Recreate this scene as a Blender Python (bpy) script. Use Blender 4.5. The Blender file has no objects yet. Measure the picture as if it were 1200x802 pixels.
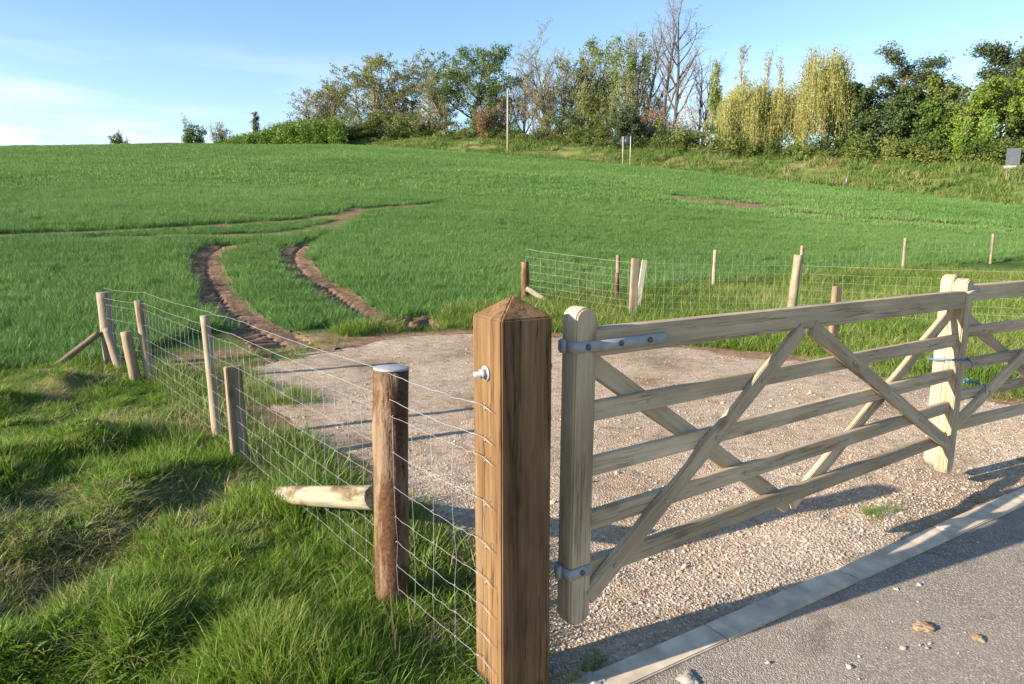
import bpy, bmesh, math, random
import numpy as np
from mathutils import Matrix, Vector

S = bpy.context.scene
COL = S.collection
R = math.radians

# ------------------------------------------------------------------ camera, sky, sun, exposure
CAM_H, PITCH = 1.66, R(9.5)
cam_d = bpy.data.cameras.new('camera')
cam_d.lens, cam_d.sensor_width, cam_d.clip_start, cam_d.clip_end = 24.0, 36.0, 0.05, 5000
cam = bpy.data.objects.new('camera', cam_d)
COL.objects.link(cam)
cam.location = (0, 0, CAM_H)
cam.rotation_euler = (math.pi / 2 - PITCH, 0, 0)
S.camera = cam

SUN_A, SUN_EL = R(64.5), R(18.5)          # shadows run 64.5 deg right of straight ahead
to_sun = Vector((-math.sin(SUN_A) * math.cos(SUN_EL), -math.cos(SUN_A) * math.cos(SUN_EL), math.sin(SUN_EL)))
sl = bpy.data.lights.new('sun', 'SUN')
sl.energy, sl.angle, sl.color = 5.0, R(0.53), (1.0, 0.885, 0.72)
sun = bpy.data.objects.new('sun', sl)
COL.objects.link(sun)
sun.rotation_euler = (-to_sun).to_track_quat('-Z', 'Y').to_euler()
sun.location = (-20, -10, 30)

W = bpy.data.worlds.new('World')
S.world = W
W.use_nodes = True
wn, wl = W.node_tree.nodes, W.node_tree.links
bg = wn['Background']
sky = wn.new('ShaderNodeTexSky')
sky.sky_type = 'NISHITA'
sky.sun_disc = False
sky.sun_elevation = SUN_EL
sky.sun_rotation = math.atan2(to_sun.x, to_sun.y)
sky.air_density, sky.dust_density, sky.ozone_density = 1.0, 0.3, 2.4
bg.inputs['Strength'].default_value = 0.104
# thin low clouds
tc = wn.new('ShaderNodeTexCoord')
mp = wn.new('ShaderNodeMapping')
mp.inputs['Scale'].default_value = (3.0, 3.0, 17.0)
nz = wn.new('ShaderNodeTexNoise')
nz.inputs['Scale'].default_value = 1.3
nz.inputs['Detail'].default_value = 6
nz.inputs['Roughness'].default_value = 0.55
cr = wn.new('ShaderNodeMapRange')
cr.inputs['To Min'].default_value = 0.14
cr.inputs['From Min'].default_value, cr.inputs['From Max'].default_value = 0.43, 0.70
sep = wn.new('ShaderNodeSeparateXYZ')
hr = wn.new('ShaderNodeMapRange')
hr.inputs['From Min'].default_value, hr.inputs['From Max'].default_value = 0.24, 0.04
mul = wn.new('ShaderNodeMath'); mul.operation = 'MULTIPLY'
mul2 = wn.new('ShaderNodeMath'); mul2.operation = 'MULTIPLY'; mul2.inputs[1].default_value = 0.85
mx = wn.new('ShaderNodeMixRGB')
mx.inputs['Color2'].default_value = (6.3, 6.6, 6.9, 1)
wl.new(tc.outputs['Generated'], mp.inputs['Vector'])
wl.new(mp.outputs['Vector'], nz.inputs['Vector'])
wl.new(nz.outputs['Fac'], cr.inputs['Value'])
wl.new(tc.outputs['Generated'], sep.inputs[0])
wl.new(sep.outputs['Z'], hr.inputs['Value'])
wl.new(cr.outputs[0], mul.inputs[0]); wl.new(hr.outputs[0], mul.inputs[1])
wl.new(mul.outputs[0], mul2.inputs[0]); wl.new(mul2.outputs[0], mx.inputs['Fac'])
wl.new(sky.outputs[0], mx.inputs['Color1'])
hs = wn.new('ShaderNodeHueSaturation')
hs.inputs['Saturation'].default_value = 1.04
hs.inputs['Value'].default_value = 0.97
wl.new(mx.outputs[0], hs.inputs['Color'])
wl.new(hs.outputs[0], bg.inputs['Color'])

S.view_settings.view_transform = 'Standard'
S.view_settings.look = 'None'
S.view_settings.exposure = 1.4
S.view_settings.gamma = 1
S.view_settings.use_curve_mapping = False

# ------------------------------------------------------------------ helpers
def smooth(a, b, x):
    t = np.clip((np.asarray(x, float) - a) / (b - a), 0, 1)
    return t * t * (3 - 2 * t)

def vnoise(x, y, scale, seed=0):
    x = np.asarray(x, float) / scale + seed * 17.31
    y = np.asarray(y, float) / scale - seed * 9.77
    xi, yi = np.floor(x), np.floor(y)
    fx, fy = x - xi, y - yi
    fx, fy = fx * fx * (3 - 2 * fx), fy * fy * (3 - 2 * fy)
    def h(i, j):
        v = np.sin(i * 127.1 + j * 311.7 + seed * 74.7) * 43758.5453
        return v - np.floor(v)
    return (h(xi, yi) * (1 - fx) + h(xi + 1, yi) * fx) * (1 - fy) + (h(xi, yi + 1) * (1 - fx) + h(xi + 1, yi + 1) * fx) * fy

def fbm(x, y, scale, seed=0):
    return (vnoise(x, y, scale, seed) * 4 + vnoise(x, y, scale / 2.1, seed + 1) * 2 + vnoise(x, y, scale / 4.3, seed + 2)) / 7

# ---- lie of the land: along each bearing a flat yard, a rising field, a bank at its far edge
def az_of(px): return np.arctan((np.asarray(px, float) - 600) / 824)
_AZ = az_of([-250, 0, 200, 400, 600, 800, 1000, 1200, 1500])
_R0 = np.array([9, 9, 9.5, 10.5, 11.5, 15, 18, 20, 20.0])
_RE = np.array([132, 130, 125, 108, 92, 78, 70, 62, 56.0])
_ZE = np.array([14.0, 14.4, 15.6, 14.06, 10.9, 7.7, 5.1, 3.2, 2.4])
_BW = np.array([8, 8, 8, 8, 9, 9, 10, 13, 13.0])
_BZ = np.array([0.2, 0.2, 0.3, 2.2, 3.0, 2.7, 3.1, 3.7, 3.7])

def bearing(x, y): return np.arctan2(x, y)
def edge_r(az): return np.interp(az, _AZ, _RE)
def bank_w(az): return np.interp(az, _AZ, _BW)

def base_z(x, y):
    x, y = np.asarray(x, float), np.asarray(y, float)
    r, az = np.hypot(x, y), bearing(x, y)
    r0, re, ze = np.interp(az, _AZ, _R0), np.interp(az, _AZ, _RE), np.interp(az, _AZ, _ZE)
    bw, bz = np.interp(az, _AZ, _BW), np.interp(az, _AZ, _BZ)
    s = ze / (re - r0)
    rr = np.minimum(r, re)
    zf = s * 1.5 * np.log1p(np.exp(np.clip((rr - r0) / 1.5, -40, 60)))
    zf = zf + bz * smooth(0, 1, (r - re) / bw)
    over = np.maximum(r - re - bw - 6, 0)
    zf = zf * np.exp(-(over / 260) ** 1.6) - 0.02 * np.minimum(over, 250)
    fade = 1 - smooth(R(55), R(110), np.abs(az))
    return zf * fade

def ray(px, py):
    a, b = (px - 600) / 800, (py - 401) / 800
    return np.array([a, math.cos(PITCH) - b * math.sin(PITCH), -(math.sin(PITCH) + b * math.cos(PITCH))])

def ground_pt(px, py):
    """where the sight line through a photo pixel meets the land"""
    d = ray(px, py)
    t = np.geomspace(1.0, 400, 3000)
    gap = CAM_H + d[2] * t - base_z(d[0] * t, d[1] * t)
    k = np.argmax(gap < 0)
    if gap[k] >= 0: k = len(t) - 1
    return float(d[0] * t[k]), float(d[1] * t[k])

def height_at(px, py, r):
    d = ray(px, py)
    return CAM_H + d[2] * r / math.hypot(d[0], d[1])

def at_bearing(px, r):
    a = math.atan((px - 600) / 824)
    return r * math.sin(a), r * math.cos(a)

def pip(x, y, poly):
    x, y = np.asarray(x, float), np.asarray(y, float)
    ins = np.zeros(x.shape, bool)
    n = len(poly)
    for i in range(n):
        (x0, y0), (x1, y1) = poly[i], poly[(i + 1) % n]
        if y0 == y1: continue
        c = ((y0 > y) != (y1 > y)) & (x < (x1 - x0) * (y - y0) / (y1 - y0) + x0)
        ins ^= c
    return ins

def pdist(x, y, line):
    x, y = np.asarray(x, float), np.asarray(y, float)
    best = np.full(x.shape, 1e9)
    for (x0, y0), (x1, y1) in zip(line[:-1], line[1:]):
        dx, dy = x1 - x0, y1 - y0
        t = np.clip(((x - x0) * dx + (y - y0) * dy) / (dx * dx + dy * dy + 1e-12), 0, 1)
        best = np.minimum(best, np.hypot(x - x0 - t * dx, y - y0 - t * dy))
    return best

def smooth_line(pts, n=8):
    pts = [np.array(p, float) for p in pts]
    P = [2 * pts[0] - pts[1]] + pts + [2 * pts[-1] - pts[-2]]
    out = []
    for i in range(1, len(P) - 2):
        for k in range(n):
            t = k / n
            out.append(0.5 * (2 * P[i] + (P[i + 1] - P[i - 1]) * t + (2 * P[i - 1] - 5 * P[i] + 4 * P[i + 1] - P[i + 2]) * t * t
                              + (3 * P[i] - P[i - 1] - 3 * P[i + 1] + P[i + 2]) * t ** 3))
    out.append(P[-2])
    return [tuple(p) for p in out]

# ---- kerb line, fence line, gravel, crop edges, wheel ruts (all in metres on the ground)
K0 = np.array([0.05, 2.19]); KD = np.array([0.850, 0.527]); KD /= np.linalg.norm(KD); KN = np.array([KD[1], -KD[0]])
KW = 0.13
def kerb_side(x, y): return (np.asarray(x) - K0[0]) * KN[0] + (np.asarray(y) - K0[1]) * KN[1]   # > 0 on the road side

_rb = np.random.default_rng(77)
TUSSOCKS = [(*ground_pt(_rb.uniform(-120, 470), _rb.uniform(455, 800)), _rb.uniform(0.12, 0.30), _rb.uniform(0.05, 0.15)) for _ in range(120)]
HOLLOWS = [(*ground_pt(a, b), c, d) for a, b, c, d in ((352, 650, 0.30, 0.15), (215, 700, 0.22, 0.09), (40, 700, 0.3, 0.11), (120, 480, 0.35, 0.07), (235, 590, 0.25, 0.08), (400, 720, 0.16, 0.09), (60, 560, 0.25, 0.06))]
FENCE = [(-0.11, 2.26), (-0.545, 2.77), (-2.33, 5.17), (-3.73, 6.90), (-4.55, 7.62)]
def G(lst): return [ground_pt(a, b) for a, b in lst]
far_gravel = G([(1200, 466), (1096, 443), (1015, 428), (920, 415), (807, 405), (700, 393), (600, 386), (550, 386), (480, 388), (420, 393), (345, 406), (270, 420), (212, 436)])
left_gravel = [(-2.85, 6.2), (-1.95, 5.05), (-1.2, 4.1), (-0.6, 3.3), (-0.22, 2.72), (0.0, 2.4)]
GRAVEL = [tuple(K0 + KD * 0.0), tuple(K0 + KD * 9), (9.5, 8.2)] + far_gravel + left_gravel
VERGE = [(-0.05, 2.1), (0.0, 2.35)] + [(-0.2, 2.75), (-0.62, 3.1), (-1.3, 4.0), (-2.2, 5.25), (-3.4, 6.7)] + [(-4.5, 7.7)] + G([(60, 437), (0, 441), (-200, 447)]) + [(-16, 8.0), (-16, 0.5)] + [tuple(K0 - KD * 5)]
crop_edge = G([(-500, 452), (-200, 447), (0, 439), (60, 435), (125, 428), (165, 412), (215, 396), (250, 388), (320, 392), (345, 388), (410, 386), (440, 380), (475, 374), (505, 369), (550, 363), (620, 352), (740, 342), (850, 331), (950, 322), (1050, 315), (1200, 308), (1500, 300)])
RUT1 = smooth_line(G([(352, 414), (325, 398), (296, 383), (268, 360), (252, 338), (243, 314), (246, 298), (262, 289)]))
RUT2 = smooth_line(G([(492, 381), (455, 378), (424, 367), (390, 343), (362, 325), (348, 310), (345, 298), (354, 289)]))
RUT3 = smooth_line(G([(354, 289), (380, 278), (404, 264), (418, 252)]))
TRAM1 = smooth_line(G([(-300, 282), (0, 276), (100, 272), (200, 267), (300, 262), (345, 259), (400, 252), (440, 244), (520, 238)]))
TRAM2 = smooth_line(G([(-300, 292), (0, 285), (100, 281), (200, 277), (300, 276), (360, 270), (410, 258)]))
BARE = smooth_line(G([(826, 237), (845, 238), (862, 240)]), 3)
BARE2 = smooth_line(G([(940, 251), (1010, 258), (1090, 263), (1200, 270)]), 3)
BARE3 = smooth_line(G([(385, 256), (412, 252), (418, 245)]), 3)

def crop_side(x, y):
    az, r = bearing(x, y), np.hypot(x, y)
    ea = np.array([bearing(*p) for p in crop_edge]); er = np.array([math.hypot(*p) for p in crop_edge])
    o = np.argsort(ea)
    return r - np.interp(az, ea[o], er[o])

def verge_mask(x, y): return pip(x, y, VERGE)

def land_z(x, y):
    z = base_z(x, y)
    r = np.hypot(x, y)
    v = verge_mask(x, y)
    dk = pdist(x, y, FENCE)
    m = np.where(v, smooth(0.02, 0.8, dk), 0) * (1 - smooth(9, 12, r))
    tus = np.zeros_like(z)
    for tx, ty, tr, th in TUSSOCKS: tus = np.maximum(tus, th * np.exp(-((x - tx) ** 2 + (y - ty) ** 2) / (tr * tr)))
    for tx, ty, tr, th in HOLLOWS: tus = tus - th * np.exp(-((x - tx) ** 2 + (y - ty) ** 2) / (tr * tr))
    z = z + m * (tus - 0.03 + 0.26 * (fbm(x, y, 1.15, 3) - 0.42) + 0.1 * (vnoise(x, y, 0.42, 8) - 0.5)) + np.where(v, 0.03, 0)
    z = z + 0.35 * (fbm(x, y, 14, 5) - 0.5) * smooth(14, 30, r) * (1 - smooth(60, 80, r))
    bank = smooth(0, 4, r - edge_r(bearing(x, y)))
    z = z + bank * 0.5 * (fbm(x, y, 3.5, 11) - 0.5) * (1 - smooth(140, 200, r))
    return z

# ------------------------------------------------------------------ object helpers
def link(name, mesh, mat=None, parent=None):
    o = bpy.data.objects.new(name, mesh)
    COL.objects.link(o)
    if mat is not None and mesh is not None:
        mesh.materials.append(mat)
    if parent is not None: o.parent = parent
    return o

def tag(o, label=None, cat=None, group=None, kind=None):
    if label: o['label'] = label
    if cat: o['category'] = cat
    if group: o['group'] = group
    if kind: o['kind'] = kind
    return o

def empty(name, loc, rz=0.0):
    o = bpy.data.objects.new(name, None)
    o.empty_display_size = 0.1
    COL.objects.link(o)
    o.location = loc
    o.rotation_euler = (0, 0, rz)
    return o

def np_mesh(name, verts, faces, smooth_shade=False):
    """verts (n,3); faces: list of (m,k) int arrays"""
    me = bpy.data.meshes.new(name)
    verts = np.asarray(verts, np.float32)
    me.vertices.add(len(verts))
    me.vertices.foreach_set('co', verts.ravel())
    faces = [np.asarray(f, np.int32) for f in faces if len(f)]
    loops = np.concatenate([f.ravel() for f in faces])
    cnt = np.concatenate([np.full(len(f), f.shape[1], np.int32) for f in faces])
    start = np.concatenate([[0], np.cumsum(cnt)[:-1]]).astype(np.int32)
    me.loops.add(len(loops)); me.loops.foreach_set('vertex_index', loops)
    me.polygons.add(len(cnt)); me.polygons.foreach_set('loop_start', start); me.polygons.foreach_set('loop_total', cnt)
    if smooth_shade: me.polygons.foreach_set('use_smooth', np.ones(len(cnt), bool))
    me.update(calc_edges=True)
    return me

def add_attr(me, name, vals):
    a = me.attributes.new(name, 'FLOAT', 'POINT')
    a.data.foreach_set('value', np.asarray(vals, np.float32))

class MB:
    def __init__(s): s.v, s.f, s.n = [], {3: [], 4: []}, 0
    def add(s, v, f):
        v = np.asarray(v, float)
        s.v.append(v)
        for q in f: s.f[len(q)].append([i + s.n for i in q])
        s.n += len(v)
    def tube(s, pts, rad, sides=6, caps=True):
        pts = np.asarray(pts, float); n = len(pts)
        rad = np.full(n, rad) if np.isscalar(rad) else np.asarray(rad)
        tg = np.gradient(pts, axis=0); tg /= np.linalg.norm(tg, axis=1)[:, None] + 1e-12
        ref = np.array([0, 0, 1.0]) if abs(tg[0][2]) < 0.9 else np.array([1.0, 0, 0])
        V = []
        for i in range(n):
            a = np.cross(tg[i], ref); a /= np.linalg.norm(a) + 1e-12
            b = np.cross(a, tg[i])
            for k in range(sides):
                t = 2 * math.pi * k / sides
                V.append(pts[i] + rad[i] * (a * math.cos(t) + b * math.sin(t)))
        F = []
        for i in range(n - 1):
            for k in range(sides):
                k2 = (k + 1) % sides
                F.append((i * sides + k, i * sides + k2, (i + 1) * sides + k2, (i + 1) * sides + k))
        if caps:
            V += [pts[0], pts[-1]]
            a, b = n * sides, n * sides + 1
            for k in range(sides):
                k2 = (k + 1) % sides
                F.append((a, k2, k)); F.append((b, (n - 1) * sides + k, (n - 1) * sides + k2))
        s.add(V, F)
    def box(s, c, hx, hy, hz):
        c = np.asarray(c, float)
        V = [c + np.array([sx * hx, sy * hy, sz * hz]) for sx in (-1, 1) for sy in (-1, 1) for sz in (-1, 1)]
        s.add(V, [(0, 1, 3, 2), (4, 6, 7, 5), (0, 4, 5, 1), (2, 3, 7, 6), (0, 2, 6, 4), (1, 5, 7, 3)])
    def mesh(s, name, smooth_shade=False):
        return np_mesh(name, np.concatenate(s.v), [s.f[3], s.f[4]], smooth_shade)

# ------------------------------------------------------------------ materials
def mat_new(name):
    m = bpy.data.materials.new(name); m.use_nodes = True
    nt = m.node_tree
    return m, nt.nodes, nt.links, nt.nodes['Principled BSDF']

def N(nodes, typ, **kw):
    n = nodes.new(typ)
    for k, v in kw.items():
        if k in n.inputs: n.inputs[k].default_value = v
        else: setattr(n, k, v)
    return n

def ramp(nodes, stops):
    n = nodes.new('ShaderNodeValToRGB')
    e = n.color_ramp.elements
    while len(e) > 1: e.remove(e[-1])
    e[0].position, e[0].color = stops[0][0], (*stops[0][1], 1)
    for p, c in stops[1:]:
        x = e.new(p); x.color = (*c, 1)
    return n

def wood_mat(name, stops, crack=0.5, green=None, rough=0.75, knots=0.6, streak=None):
    """timber whose grain runs along the piece's own X axis"""
    m, n, l, b = mat_new(name)
    tc = N(n, 'ShaderNodeTexCoord'); oi = N(n, 'ShaderNodeObjectInfo')
    mu = N(n, 'ShaderNodeVectorMath', operation='SCALE'); mu.inputs['Scale'].default_value = 37.0
    co = N(n, 'ShaderNodeCombineXYZ')
    for k in ('X', 'Y', 'Z'): l.new(oi.outputs['Random'], co.inputs[k])
    l.new(co.outputs[0], mu.inputs[0])
    ad = N(n, 'ShaderNodeVectorMath', operation='ADD')
    l.new(tc.outputs['Object'], ad.inputs[0]); l.new(mu.outputs[0], ad.inputs[1])
    def stretched(sc, vx):
        q = N(n, 'ShaderNodeMapping'); q.inputs['Scale'].default_value = (vx, 1, 1)
        l.new(ad.outputs[0], q.inputs['Vector'])
        t = N(n, 'ShaderNodeTexNoise', Scale=sc, Detail=5.0, Roughness=0.6)
        l.new(q.outputs[0], t.inputs['Vector']); return t
    g1 = stretched(55, 0.045); g2 = stretched(9, 0.16); g3 = stretched(150, 0.03)
    mixf = N(n, 'ShaderNodeMath', operation='MULTIPLY_ADD'); mixf.inputs[1].default_value = 0.5
    l.new(g1.outputs['Fac'], mixf.inputs[0])
    m2 = N(n, 'ShaderNodeMath', operation='MULTIPLY'); m2.inputs[1].default_value = 0.5
    l.new(g2.outputs['Fac'], m2.inputs[0]); l.new(m2.outputs[0], mixf.inputs[2])
    rp = ramp(n, stops); l.new(mixf.outputs[0], rp.inputs[0])
    col = rp.outputs[0]
    g4 = stretched(2.6, 0.35)     # broad darker and paler areas of the timber
    bl = N(n, 'ShaderNodeMapRange'); bl.inputs['From Min'].default_value, bl.inputs['From Max'].default_value = 0.32, 0.68; bl.inputs['To Min'].default_value, bl.inputs['To Max'].default_value = 0.66, 1.22; l.new(g4.outputs['Fac'], bl.inputs['Value'])
    mb_ = N(n, 'ShaderNodeVectorMath', operation='SCALE'); l.new(col, mb_.inputs[0]); l.new(bl.outputs[0], mb_.inputs['Scale']); col = mb_.outputs[0]
    if knots:
        q = N(n, 'ShaderNodeMapping'); q.inputs['Scale'].default_value = (0.45, 1, 1)
        l.new(ad.outputs[0], q.inputs['Vector'])
        vo = N(n, 'ShaderNodeTexVoronoi', Scale=6.5); l.new(q.outputs[0], vo.inputs['Vector'])
        kr = N(n, 'ShaderNodeMapRange'); kr.inputs['From Min'].default_value, kr.inputs['From Max'].default_value = 0.17, 0.06
        l.new(vo.outputs['Distance'], kr.inputs['Value'])
        km = N(n, 'ShaderNodeMath', operation='MULTIPLY'); km.inputs[1].default_value = knots; l.new(kr.outputs[0], km.inputs[0])
        mk = N(n, 'ShaderNodeMixRGB', blend_type='MULTIPLY'); mk.inputs['Color2'].default_value = (0.32, 0.22, 0.15, 1)
        l.new(km.outputs[0], mk.inputs['Fac']); l.new(col, mk.inputs['Color1']); col = mk.outputs[0]
    ti = N(n, 'ShaderNodeMapRange'); ti.inputs['To Min'].default_value, ti.inputs['To Max'].default_value = 0.84, 1.1; l.new(oi.outputs['Random'], ti.inputs['Value'])   # no two boards alike
    tv_ = N(n, 'ShaderNodeVectorMath', operation='SCALE'); l.new(col, tv_.inputs[0]); l.new(ti.outputs[0], tv_.inputs['Scale']); col = tv_.outputs[0]
    # drying checks
    ck = stretched(16, 0.028)
    c1 = N(n, 'ShaderNodeMath', operation='SUBTRACT'); c1.inputs[1].default_value = 0.5; l.new(ck.outputs['Fac'], c1.inputs[0])
    c2 = N(n, 'ShaderNodeMath', operation='ABSOLUTE'); l.new(c1.outputs[0], c2.inputs[0])
    c3 = N(n, 'ShaderNodeMapRange'); c3.inputs['From Min'].default_value, c3.inputs['From Max'].default_value = 0.014, 0.004; l.new(c2.outputs[0], c3.inputs['Value'])
    cm = stretched(3.5, 0.35)
    c4 = N(n, 'ShaderNodeMapRange'); c4.inputs['From Min'].default_value, c4.inputs['From Max'].default_value = 0.44, 0.54; l.new(cm.outputs['Fac'], c4.inputs['Value'])
    c5 = N(n, 'ShaderNodeMath', operation='MULTIPLY'); l.new(c3.outputs[0], c5.inputs[0]); l.new(c4.outputs[0], c5.inputs[1])
    c6 = N(n, 'ShaderNodeMath', operation='MULTIPLY'); c6.inputs[1].default_value = crack; l.new(c5.outputs[0], c6.inputs[0])
    mc = N(n, 'ShaderNodeMixRGB', blend_type='MULTIPLY'); mc.inputs['Color2'].default_value = (0.25, 0.18, 0.13, 1)
    l.new(c6.outputs[0], mc.inputs['Fac']); l.new(col, mc.inputs['Color1']); col = mc.outputs[0]
    if green:
        t = N(n, 'ShaderNodeTexNoise', Scale=4.0, Detail=6.0); l.new(ad.outputs[0], t.inputs['Vector'])
        gr = N(n, 'ShaderNodeMapRange'); gr.inputs['From Min'].default_value, gr.inputs['From Max'].default_value = 0.42, 0.72; l.new(t.outputs['Fac'], gr.inputs['Value'])
        gm = N(n, 'ShaderNodeMath', operation='MULTIPLY'); gm.inputs[1].default_value = green[1]; l.new(gr.outputs[0], gm.inputs[0])
        mg = N(n, 'ShaderNodeMixRGB'); mg.inputs['Color2'].default_value = (*green[0], 1)
        l.new(gm.outputs[0], mg.inputs['Fac']); l.new(col, mg.inputs['Color1']); col = mg.outputs[0]
    l.new(col, b.inputs['Base Color'])
    b.inputs['Roughness'].default_value = rough
    b.inputs['Specular IOR Level'].default_value = 0.25
    hs = N(n, 'ShaderNodeMath', operation='SUBTRACT'); l.new(g3.outputs['Fac'], hs.inputs[0]); l.new(c6.outputs[0], hs.inputs[1])
    bp = N(n, 'ShaderNodeBump', Strength=0.45, Distance=0.004); l.new(hs.outputs[0], bp.inputs['Height'])
    l.new(bp.outputs[0], b.inputs['Normal'])
    return m

M = {}
M['post_wood'] = wood_mat('treated_post_wood', [(0.34, (0.055, 0.029, 0.013)), (0.45, (0.12, 0.066, 0.029)), (0.54, (0.16, 0.093, 0.041)), (0.66, (0.205, 0.13, 0.064))], crack=0.9, knots=0.7)
M['gate_wood'] = wood_mat('weathered_gate_wood', [(0.30, (0.27, 0.19, 0.11)), (0.48, (0.47, 0.355, 0.225)), (0.64, (0.57, 0.45, 0.305))], crack=0.6, green=((0.33, 0.30, 0.22), 0.2), knots=0.5)
M['fence_wood'] = wood_mat('sawn_fence_wood', [(0.30, (0.16, 0.11, 0.065)), (0.48, (0.28, 0.215, 0.14)), (0.66, (0.37, 0.30, 0.21))], crack=0.7, green=((0.36, 0.36, 0.28), 0.4), knots=0.3)
M['pale_wood'] = wood_mat('pale_split_wood', [(0.30, (0.42, 0.36, 0.27)), (0.48, (0.60, 0.54, 0.43)), (0.66, (0.72, 0.67, 0.57))], crack=0.5, knots=0.2)
M['dark_wood'] = wood_mat('dark_stake_wood', [(0.30, (0.13, 0.09, 0.055)), (0.48, (0.24, 0.17, 0.11)), (0.66, (0.34, 0.25, 0.17))], crack=0.7, green=((0.2, 0.2, 0.15), 0.4))

def bark_post_mat(name, wood, bark, thr):
    m, n, l, b = mat_new(name)
    tc = N(n, 'ShaderNodeTexCoord')
    q = N(n, 'ShaderNodeMapping'); q.inputs['Scale'].default_value = (0.28, 1, 1); l.new(tc.outputs['Object'], q.inputs['Vector'])
    t = N(n, 'ShaderNodeTexNoise', Scale=9.0, Detail=5.0, Roughness=0.62); l.new(q.outputs[0], t.inputs['Vector'])
    mr = N(n, 'ShaderNodeMapRange'); mr.inputs['From Min'].default_value, mr.inputs['From Max'].default_value = thr - 0.05, thr + 0.04; l.new(t.outputs['Fac'], mr.inputs['Value'])
    q2 = N(n, 'ShaderNodeMapping'); q2.inputs['Scale'].default_value = (0.06, 1, 1); l.new(tc.outputs['Object'], q2.inputs['Vector'])
    t2 = N(n, 'ShaderNodeTexNoise', Scale=45.0, Detail=5.0); l.new(q2.outputs[0], t2.inputs['Vector'])
    rw = ramp(n, [(0.3, tuple(c * 0.62 for c in wood)), (0.5, wood), (0.7, tuple(min(1, c * 1.25) for c in wood))]); l.new(t2.outputs['Fac'], rw.inputs[0])
    t3 = N(n, 'ShaderNodeTexNoise', Scale=60.0, Detail=4.0); l.new(tc.outputs['Object'], t3.inputs['Vector'])
    rb = ramp(n, [(0.3, tuple(c * 0.5 for c in bark)), (0.6, bark), (0.75, tuple(c * 1.5 for c in bark))]); l.new(t3.outputs['Fac'], rb.inputs[0])
    mx = N(n, 'ShaderNodeMixRGB'); l.new(mr.outputs[0], mx.inputs['Fac']); l.new(rw.outputs[0], mx.inputs['Color1']); l.new(rb.outputs[0], mx.inputs['Color2'])
    l.new(mx.outputs[0], b.inputs['Base Color']); b.inputs['Roughness'].default_value = 0.85; b.inputs['Specular IOR Level'].default_value = 0.2
    hh = N(n, 'ShaderNodeMath', operation='MULTIPLY_ADD'); hh.inputs[1].default_value = 0.8
    l.new(mr.outputs[0], hh.inputs[0]); l.new(t3.outputs['Fac'], hh.inputs[2])
    bp = N(n, 'ShaderNodeBump', Strength=0.6, Distance=0.006); l.new(hh.outputs[0], bp.inputs['Height']); l.new(bp.outputs[0], b.inputs['Normal'])
    return m
M['bark_post'] = bark_post_mat('peeled_round_post', (0.20, 0.14, 0.088), (0.11, 0.058, 0.03), 0.48)
M['pale_log'] = bark_post_mat('pale_peeled_log', (0.27, 0.25, 0.17), (0.16, 0.115, 0.065), 0.57)
M['grey_post'] = bark_post_mat('grey_round_post', (0.26, 0.22, 0.16), (0.2, 0.15, 0.1), 0.6)

def simple_mat(name, col, rough=0.6, metal=0.0, var=0.25, scale=30.0, bump=0.2):
    m, n, l, b = mat_new(name)
    tc = N(n, 'ShaderNodeTexCoord'); t = N(n, 'ShaderNodeTexNoise', Scale=scale, Detail=4.0); l.new(tc.outputs['Object'], t.inputs['Vector'])
    rp = ramp(n, [(0.3, tuple(c * (1 - var) for c in col)), (0.7, tuple(min(1, c * (1 + var)) for c in col))]); l.new(t.outputs['Fac'], rp.inputs[0])
    l.new(rp.outputs[0], b.inputs['Base Color']); b.inputs['Roughness'].default_value = rough; b.inputs['Metallic'].default_value = metal
    if bump:
        bp = N(n, 'ShaderNodeBump', Strength=bump, Distance=0.004); l.new(t.outputs['Fac'], bp.inputs['Height']); l.new(bp.outputs[0], b.inputs['Normal'])
    return m
M['galv'] = simple_mat('galvanised_steel', (0.33, 0.33, 0.34), 0.65, 0.2, 0.14, 25, 0.05)
M['wire'] = simple_mat('galvanised_wire', (0.34, 0.34, 0.33), 0.45, 0.35, 0.15, 40, 0)
M['bolt_dark'] = simple_mat('bolt_steel', (0.12, 0.12, 0.13), 0.5, 0.7, 0.3, 80, 0)
M['blue_cord'] = simple_mat('blue_cord', (0.07, 0.16, 0.30), 0.8, 0, 0.3, 200, 0.3)
M['cream_pole'] = simple_mat('pole_wood', (0.30, 0.27, 0.21), 0.8, 0, 0.25, 8, 0.2)
M['pale_paint'] = simple_mat('pale_paint', (0.38, 0.38, 0.36), 0.5, 0, 0.1, 8, 0)
M['sign_grey'] = simple_mat('sign_back_grey', (0.13, 0.145, 0.165), 0.45, 0.3, 0.12, 4, 0)
M['sign_dark'] = simple_mat('sign_back_dark', (0.03, 0.036, 0.048), 0.5, 0.0, 0.2, 4, 0)
M['concrete'] = simple_mat('kerb_concrete', (0.54, 0.44, 0.33), 0.9, 0, 0.3, 9, 0.5)
M['white_render'] = simple_mat('white_render', (0.75, 0.72, 0.66), 0.9, 0, 0.08, 3, 0)
M['roof_tile'] = simple_mat('roof_tile_red', (0.24, 0.10, 0.07), 0.85, 0, 0.3, 3, 0.2)
M['shed_roof'] = simple_mat('dark_shed_roof', (0.05, 0.05, 0.05), 0.8, 0, 0.3, 3, 0.2)
M['window'] = simple_mat('window_glass', (0.03, 0.04, 0.05), 0.1, 0, 0.1, 3, 0)

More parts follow.
